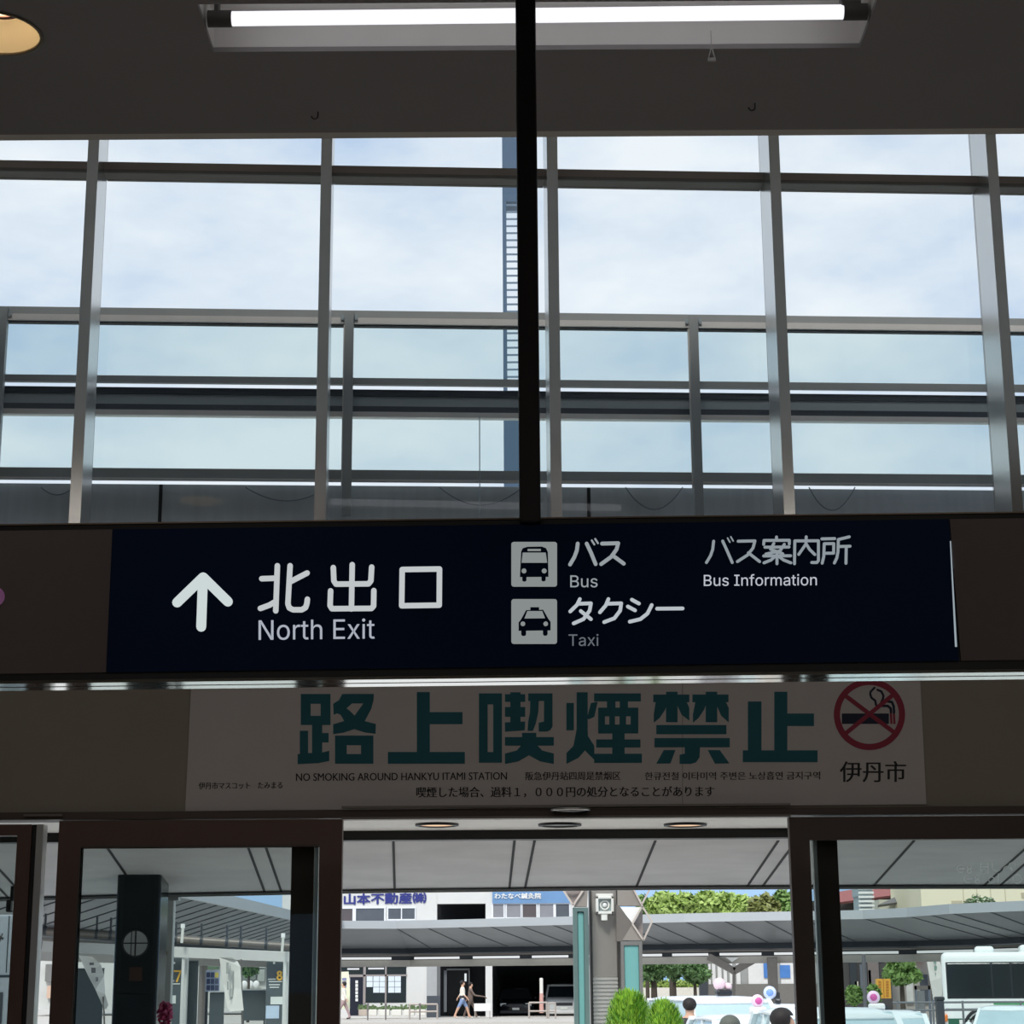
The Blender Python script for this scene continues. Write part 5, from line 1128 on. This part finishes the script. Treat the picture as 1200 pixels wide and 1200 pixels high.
# bus stop shelter wall below the left arm of the canopy
YB2 = 40.0
m_bd = M('board_slate', (84,94,98), .5, var=.06); m_bd2 = M('panel_slate', (70,80,84), .5, var=.06); m_or = M('digit_orange', (255,196,80), .5); m_pp = M('notice_paper', (222,226,222), .6); m_blu = M('notice_blue', (190,208,228), .5, var=.1, scale=3); m_sp = M('shelter_post', (206,208,204), .5)
def stop_board(num, label, bx0, bx1, papers, dg, lines, post):
    t = thing('bus_stop_board', label, 'board', tuple(at((bx0+bx1)/2, 1200, YB2))[:2] + (GZ,), 'bus stop boards')
    a, b, l, tt = rc(bx0, 1122, bx1, 1215, YB2); MB().bbox(a, b, YB2, YB2+.08, max(GZ+.02, l), tt, .01).build('panel', m_bd, t)
    x0, x1, y0, y1 = dg; cx = (x0+x1)/2; ym = y0+(y1-y0)*.46
    ps_ = [[(x0+1,y0+1),(x1-1,y0+1),(x1-1.5,y0+3),(cx-.8,y1-1)]] if num == '7' else [[(cx+(x1-x0)*.30*math.cos(k*PI/8), y0+(ym-y0)*.52+(ym-y0)*.42*math.sin(k*PI/8)) for k in range(17)], [(cx+(x1-x0)*.36*math.cos(k*PI/8), ym+(y1-ym)*.5+(y1-ym)*.42*math.sin(k*PI/8)) for k in range(17)]]
    strokes(MB(), ps_, 2.0, YB2-.012, thick=.01, step=.0002).build('digit_lettering', m_or, t)
    mb = MB()
    for x0, y, x1 in lines: blk(mb, x0, y-.6, x1, y+.6, YB2-.008, .01)
    mb.build('timetable_lines', m_pp, t)
    for x0, y0, x1, y1, m_ in papers: o = MB(); blk(o, x0, y0, x1, y1, YB2-.012, .012); o.build('notice', m_, t)
    a, b, l, tt = rc(post[0], 1118, post[1], 1215, YB2-.05); MB().box(a, b, YB2-.05, YB2+.1, GZ, tt).build('post', m_sp, t)
    q = at((bx0+bx1)/2-1, 1128.5, YB2-.01); MB().ball((q.x, YB2-.01, q.z), .025, 1, .5, 1).build('button', m_pp, t)
stop_board('7', 'slate bus stop board with an orange digit 7 beside the pale post', 196, 214, [(196,1166.5,206,1176,m_pp)], (203.5,212.5,1137,1151), [(197,1152.5,211,), ][0:0] + [(197,1153,211),(197,1149.5,204),(197,1157,202)], (213.5,218.5))
stop_board('8', 'slate bus stop board with an orange digit 8 near the sliding door edge', 311.5, 333, [(317,1168,331,1177,m_pp),(311.5,1178.5,327,1193.5,m_blu)], (324,331,1138,1148.5), [(314,1147.5,323),(315,1150.3,330.5),(315,1154,328),(316,1157,327)], (333,337.5))
for x0, y0, x1, y1, nm, lab in ((219,1127,231,1215,'slate_panel','tall slate shelter panel right of the board with the digit 7'), (245,1163,262,1215,'slate_panel','low slate shelter panel left of the white feather flag'), (283,1160.5,311,1196,'slate_panel','low slate panel with a white top edge beside the digit 8 board'), (88,1136,120,1215,'slate_panel','slate shelter panel behind the curved white flag')):
    t = thing(nm, lab, 'panel', tuple(at((x0+x1)/2, 1200, YB2+.3))[:2] + (GZ,), 'shelter panels'); a, b, l, tt = rc(x0, y0, x1, y1, YB2+.3)
    o = MB().bbox(a, b, YB2+.3, YB2+.36, max(GZ+.1, l), tt, .01).build('sheet', m_bd2, t); MB().box(a, b, YB2+.28, YB2+.38, tt, tt+.025).build('top_edge', m_sp if y0 > 1150 else m_bd, t)
    for x in (a+.02, b-.04): MB().box(x, x+.03, YB2+.36, YB2+.39, GZ, tt).build('leg', m_bd, t)
t = thing('shelter_beam', 'long pale grey beam over the bus stop boards', 'beam', tuple(at(210, 1122, YB2-.1)))
pa_, pb_ = at(50, 1109, YB2-.35), at(345, 1121.5, YB2-.25); m_sb = M('beam_pale', (200,200,196), .5, var=.05)
MB().bar(pa_, pb_, .12, .21).build('bar', m_sb, t)
for x in (218, 336): q = at(x, 1122, YB2); MB().box(q.x-.03, q.x+.03, YB2-.32, YB2-.28, GZ, q.z-.0).build('post', m_sp, t)
t = thing('pipe', 'round grey pipe with clamps running under the canopy above the bus stops', 'pipe', tuple(at(210, 1104, YB2-.4)))
pa_, pb_ = at(40, 1090, YB2-.4), at(345, 1109.5, YB2+.1)
MB().cyl(pa_, pb_, .085, n=16).build('tube', m_alud, t)
for k in range(12):
    c = pa_.lerp(pb_, (k+.5)/12 + .015*(k % 3)); d = (pb_-pa_).normalized(); MB().cyl(c-d*.03, c+d*.03, .10, n=14).box(c.x-.02, c.x+.02, c.y-.02, c.y+.02, c.z, c.z+.35).build('clamp', m_cdk, t)
for px, py, lab in ((213.5, 1096, 'short bright vertical lamp tube hanging at the left end of the clamped pipe'), (331, 1107, 'short bright vertical lamp tube hanging at the right end of the clamped pipe')):
    q0, q1 = at(px-.6, py+9, YB2-.5), at(px+.8, py-8, YB2-.5); t = thing('lamp_tube', lab, 'lamp', tuple(q0)); MB().cyl(q0, q1, .028, n=10).build('tube', EM('stop_tube', (240,244,240), .9), t); MB().bbox(q1.x-.04, q1.x+.04, q1.y-.04, q1.y+.04, q1.z, q1.z+.09, .01).build('cap', m_white, t)
pole_flag('feather_flag', 'white feather flag with grey lettering hanging between the bus stop boards', [(257,1122),(272,1122),(278,1126),(282,1133),(283,1160),(285.5,1184),(277,1186.5),(270,1185.5),(266,1180),(262,1155)], YB2-1, ((282.5,1124),(284,1210)), (M('flag_white', (0,0,0)), M('flag_grey', (168,172,166), .7)),
   [R4(265,1128,268,1141), R4(269,1131,270.4,1172), R4(266,1150,268,1160), R4(272.5,1138,274,1170), R4(269,1168,277,1171)], 'feather flags by the bus stops')
pole_flag('feather_flag', 'white feather flag curling over, with dark marks, left of the glossy dark column', [(92.5,1120),(108,1121),(118,1130),(122,1143),(123,1165),(127,1178),(124,1183),(119,1176),(112,1160),(103,1143)], YB2-1.5, ((121,1168),(123,1215)), (M('flag_white', (0,0,0)), M('flag_dark', (112,112,116), .7)),
   [R4(105,1128,110,1131), R4(107,1134,112,1140), R4(112,1145,115,1150), R4(116,1154,119,1158)], 'feather flags by the bus stops')
# things beyond the stops
t = thing('direction_board', 'pale blue board with dark and yellow squares behind the bus stops', 'board', tuple(at(249, 1163, 47))); a, b, l, tt = rc(241, 1137, 257, 1162, 47); MB().box(a, b, 47, 47.08, l, tt).build('panel', M('board_pale_blue', (176,186,206), .5), t); MB().box(a, a+.06, 47.02, 47.08, GZ, l).box(b-.06, b, 47.02, 47.08, GZ, l).build('leg', m_cdk, t)
for k in range(3):
    for j, c in ((0,(58,66,96)), (1,(70,80,110)), (2,(226,206,112) if k == 0 else (88,96,120))):
        o = MB(); blk(o, 242+j*5, 1139.5+k*7.5, 246+j*5, 1145.5+k*7.5, 46.98, .02); o.build('square', M('square_%d_%d_%d' % c, c, .5), t)
t = thing('pale_house', 'pale building with white round shapes behind the boards with digits', 'house', tuple(at(270, 1180, 100)))
mb = MB(); blk(mb, 40, 1092, 392, 1182, 102, 4); mb.build('wall', M('pale_house_wall', (196,198,194), .8, var=.22, scale=.8), t)
for x0, y0, x1, y1, c in ((232,1124,240,1200,(214,212,206)), (283,1126,300,1148,(120,130,122)), (53,1130,62,1150,(120,120,118)), (55,1155,60,1170,(200,170,150)), (298,1128,311,1134,(226,228,226)), (302,1136,310,1150,(160,166,160)), (243,1124,256,1136,(84,108,86)), (64,1120,72,1200,(110,112,112))):
    o = MB(); blk(o, x0, y0, x1, y1, 101.8, .15); o.build('wall_panel', M('hp_%d_%d_%d' % c, c, .7, var=.25, scale=2), t)
for x in (286, 293, 300): q = at(x, 1153.5, 101.6); MB().ball((q.x, 101.7, q.z), .17, 1, .5, 1.15).build('round_shape', m_white, t)
tree('dark green tree behind the bus stops, between the two boards with digits', 292, 1121, 20, 84, 1146, 3, lf[2], 500, .2, None, 4)
# magenta flowers
t = thing('flower_pot', 'cluster of magenta flowers beside the glossy dark column', 'flower', tuple(at(193, 1200, 12.0))[:2] + (GZ+.06,)); q = at(193.5, 1184, 12.0); mb = MB()
k = 12/2200
for _ in range(260):
    d = Vector((random.gauss(0,1), random.gauss(0,1), random.gauss(0,1))).normalized()*random.uniform(.5,1); p = q + Vector((d.x*9*k, d.y*9*k, d.z*14*k - 3*k)); s_ = .012; a_ = Vector((random.gauss(0,1), random.gauss(0,1), random.gauss(0,1))).normalized(); b_ = a_.orthogonal().normalized(); mb.m = random.random() < .3
    mb.add([p-a_*s_, p-b_*s_, p+a_*s_, p+b_*s_], [(0,1,2,3)])
mb.build('blossoms', [M('flower_magenta', (170,36,92), .6, var=.25, scale=30), M('flower_pink', (214,110,156), .6)], t, fix=False)['kind'] = 'stuff'
MB().cyl((q.x, 12, GZ+.4), (q.x, 12, q.z), .012, n=6).build('stem', m_bark, t); MB().lathe((q.x, 12, GZ+.06), [(.001,0),(.10,0),(.13,.35),(.115,.35),(.09,.05)], 20).build('pot', M('pot_grey', (120,116,112), .7), t)
# far left pane: white notice cabinet and a dark bracket
t = thing('notice_cabinet', 'tall white notice cabinet at the far left edge', 'cabinet', tuple(at(2, 1200, 15))[:2] + (GZ,)); YN = 15.0
a, b, _, tt = rc(-45, 1072, 14.5, 1150, YN); MB().bbox(a, b, YN, YN+.25, GZ, tt, .015).build('body', M('cabinet_white', (218,222,222), .4, var=.03), t)
x_ = at(9.5, 1100, YN).x; MB().box(x_-.004, x_+.004, YN-.002, YN+.01, zr(1140, YN, 5), tt-.01).box(a, b, YN-.002, YN+.01, zr(1145.5, YN, 5), zr(1142.5, YN, 5)).build('door_gap', m_bd2, t)
mb = MB()
for pts in ([(-1,1096),(3,1101)], [(3,1094),(-1,1104)], [(-2,1100),(4,1099)]):
    for pl in stroke_polys(pts, 1.2): mb.plate([pl], on_Y(YN-.003), Vector((0,.002,0)))
mb.build('mark', m_alud, t); o = MB(); blk(o, -20, 1163, 2.5, 1200, YN-.005, .02); o.build('dark_poster', M('poster_slate', (92,96,100), .4), t)
t = thing('loudspeaker', 'small dark loudspeaker bracketed under the canopy over the white cabinet', 'loudspeaker', tuple(at(11, 1069, 13.0))); a, b, l, tt = rc(6.5, 1054, 15, 1069, 12.6); MB().bbox(a, b, 12.6, 12.75, l, tt, .01).build('case', m_black, t); MB().box(b-.012, b+.002, 12.595, 12.7, l+.01, tt-.01).build('side_plate', m_silver, t); MB().box((a+b)/2-.01, (a+b)/2+.01, 12.65, 12.68, tt, cp.z - SL*(12.65-cp.y)+.01).build('bracket', m_black, t)
# frosted marks on the right glass panel
def FROST(n):
    m = bpy.data.materials.new(n); m.use_nodes = True; nt = m.node_tree; nt.nodes.clear(); o = nt.nodes.new('ShaderNodeOutputMaterial'); a = nt.nodes.new('ShaderNodeBsdfTranslucent'); b = nt.nodes.new('ShaderNodeBsdfTransparent'); x = nt.nodes.new('ShaderNodeMixShader')
    x.inputs[0].default_value = .45; a.inputs[0].default_value = (.95,.97,.96,1); nt.links.new(b.outputs[0], x.inputs[1]); nt.links.new(a.outputs[0], x.inputs[2]); nt.links.new(x.outputs[0], o.inputs[0]); return m
mb = MB(); Ye = YD - .004
def gl(cx, cy, r, a0, a1): return [(cx + r*math.cos(math.radians(a0+(a1-a0)*k/8)), cy + r*math.sin(math.radians(a0+(a1-a0)*k/8))) for k in range(9)]
for pts in (gl(1126,1018,4.5,60,300), [(1124,1018),(1130,1018)], gl(1136,1016,2.5,0,360), gl(1136,1021,2.5,0,360), [(1149,1011),(1149,1020)], [(1158,1011),(1158,1024)], [(1149,1016),(1158,1016)], gl(1153,1021,3,0,360), gl(1168,1016,5,20,170), [(1163,1011),(1163,1016)],
  gl(1134,1030,4.5,60,300), [(1133,1030),(1139,1030)], gl(1145,1028,2.5,0,360), gl(1145,1033,2.5,0,360), gl(1162,1031,3.5,0,360), [(1170,1024),(1170,1034)], gl(1181,1020,5,180,360), gl(1192,1030,5.5,0,360), gl(1186,1015,4,90,360)):
    for pl in stroke_polys(pts, 1.1): mb.plate([pl], on_Y(Ye), Vector((0,.001,0)))
mb.build('frosted_marks', FROST('frosted_film'), d2)
bpy.context.view_layer.update()
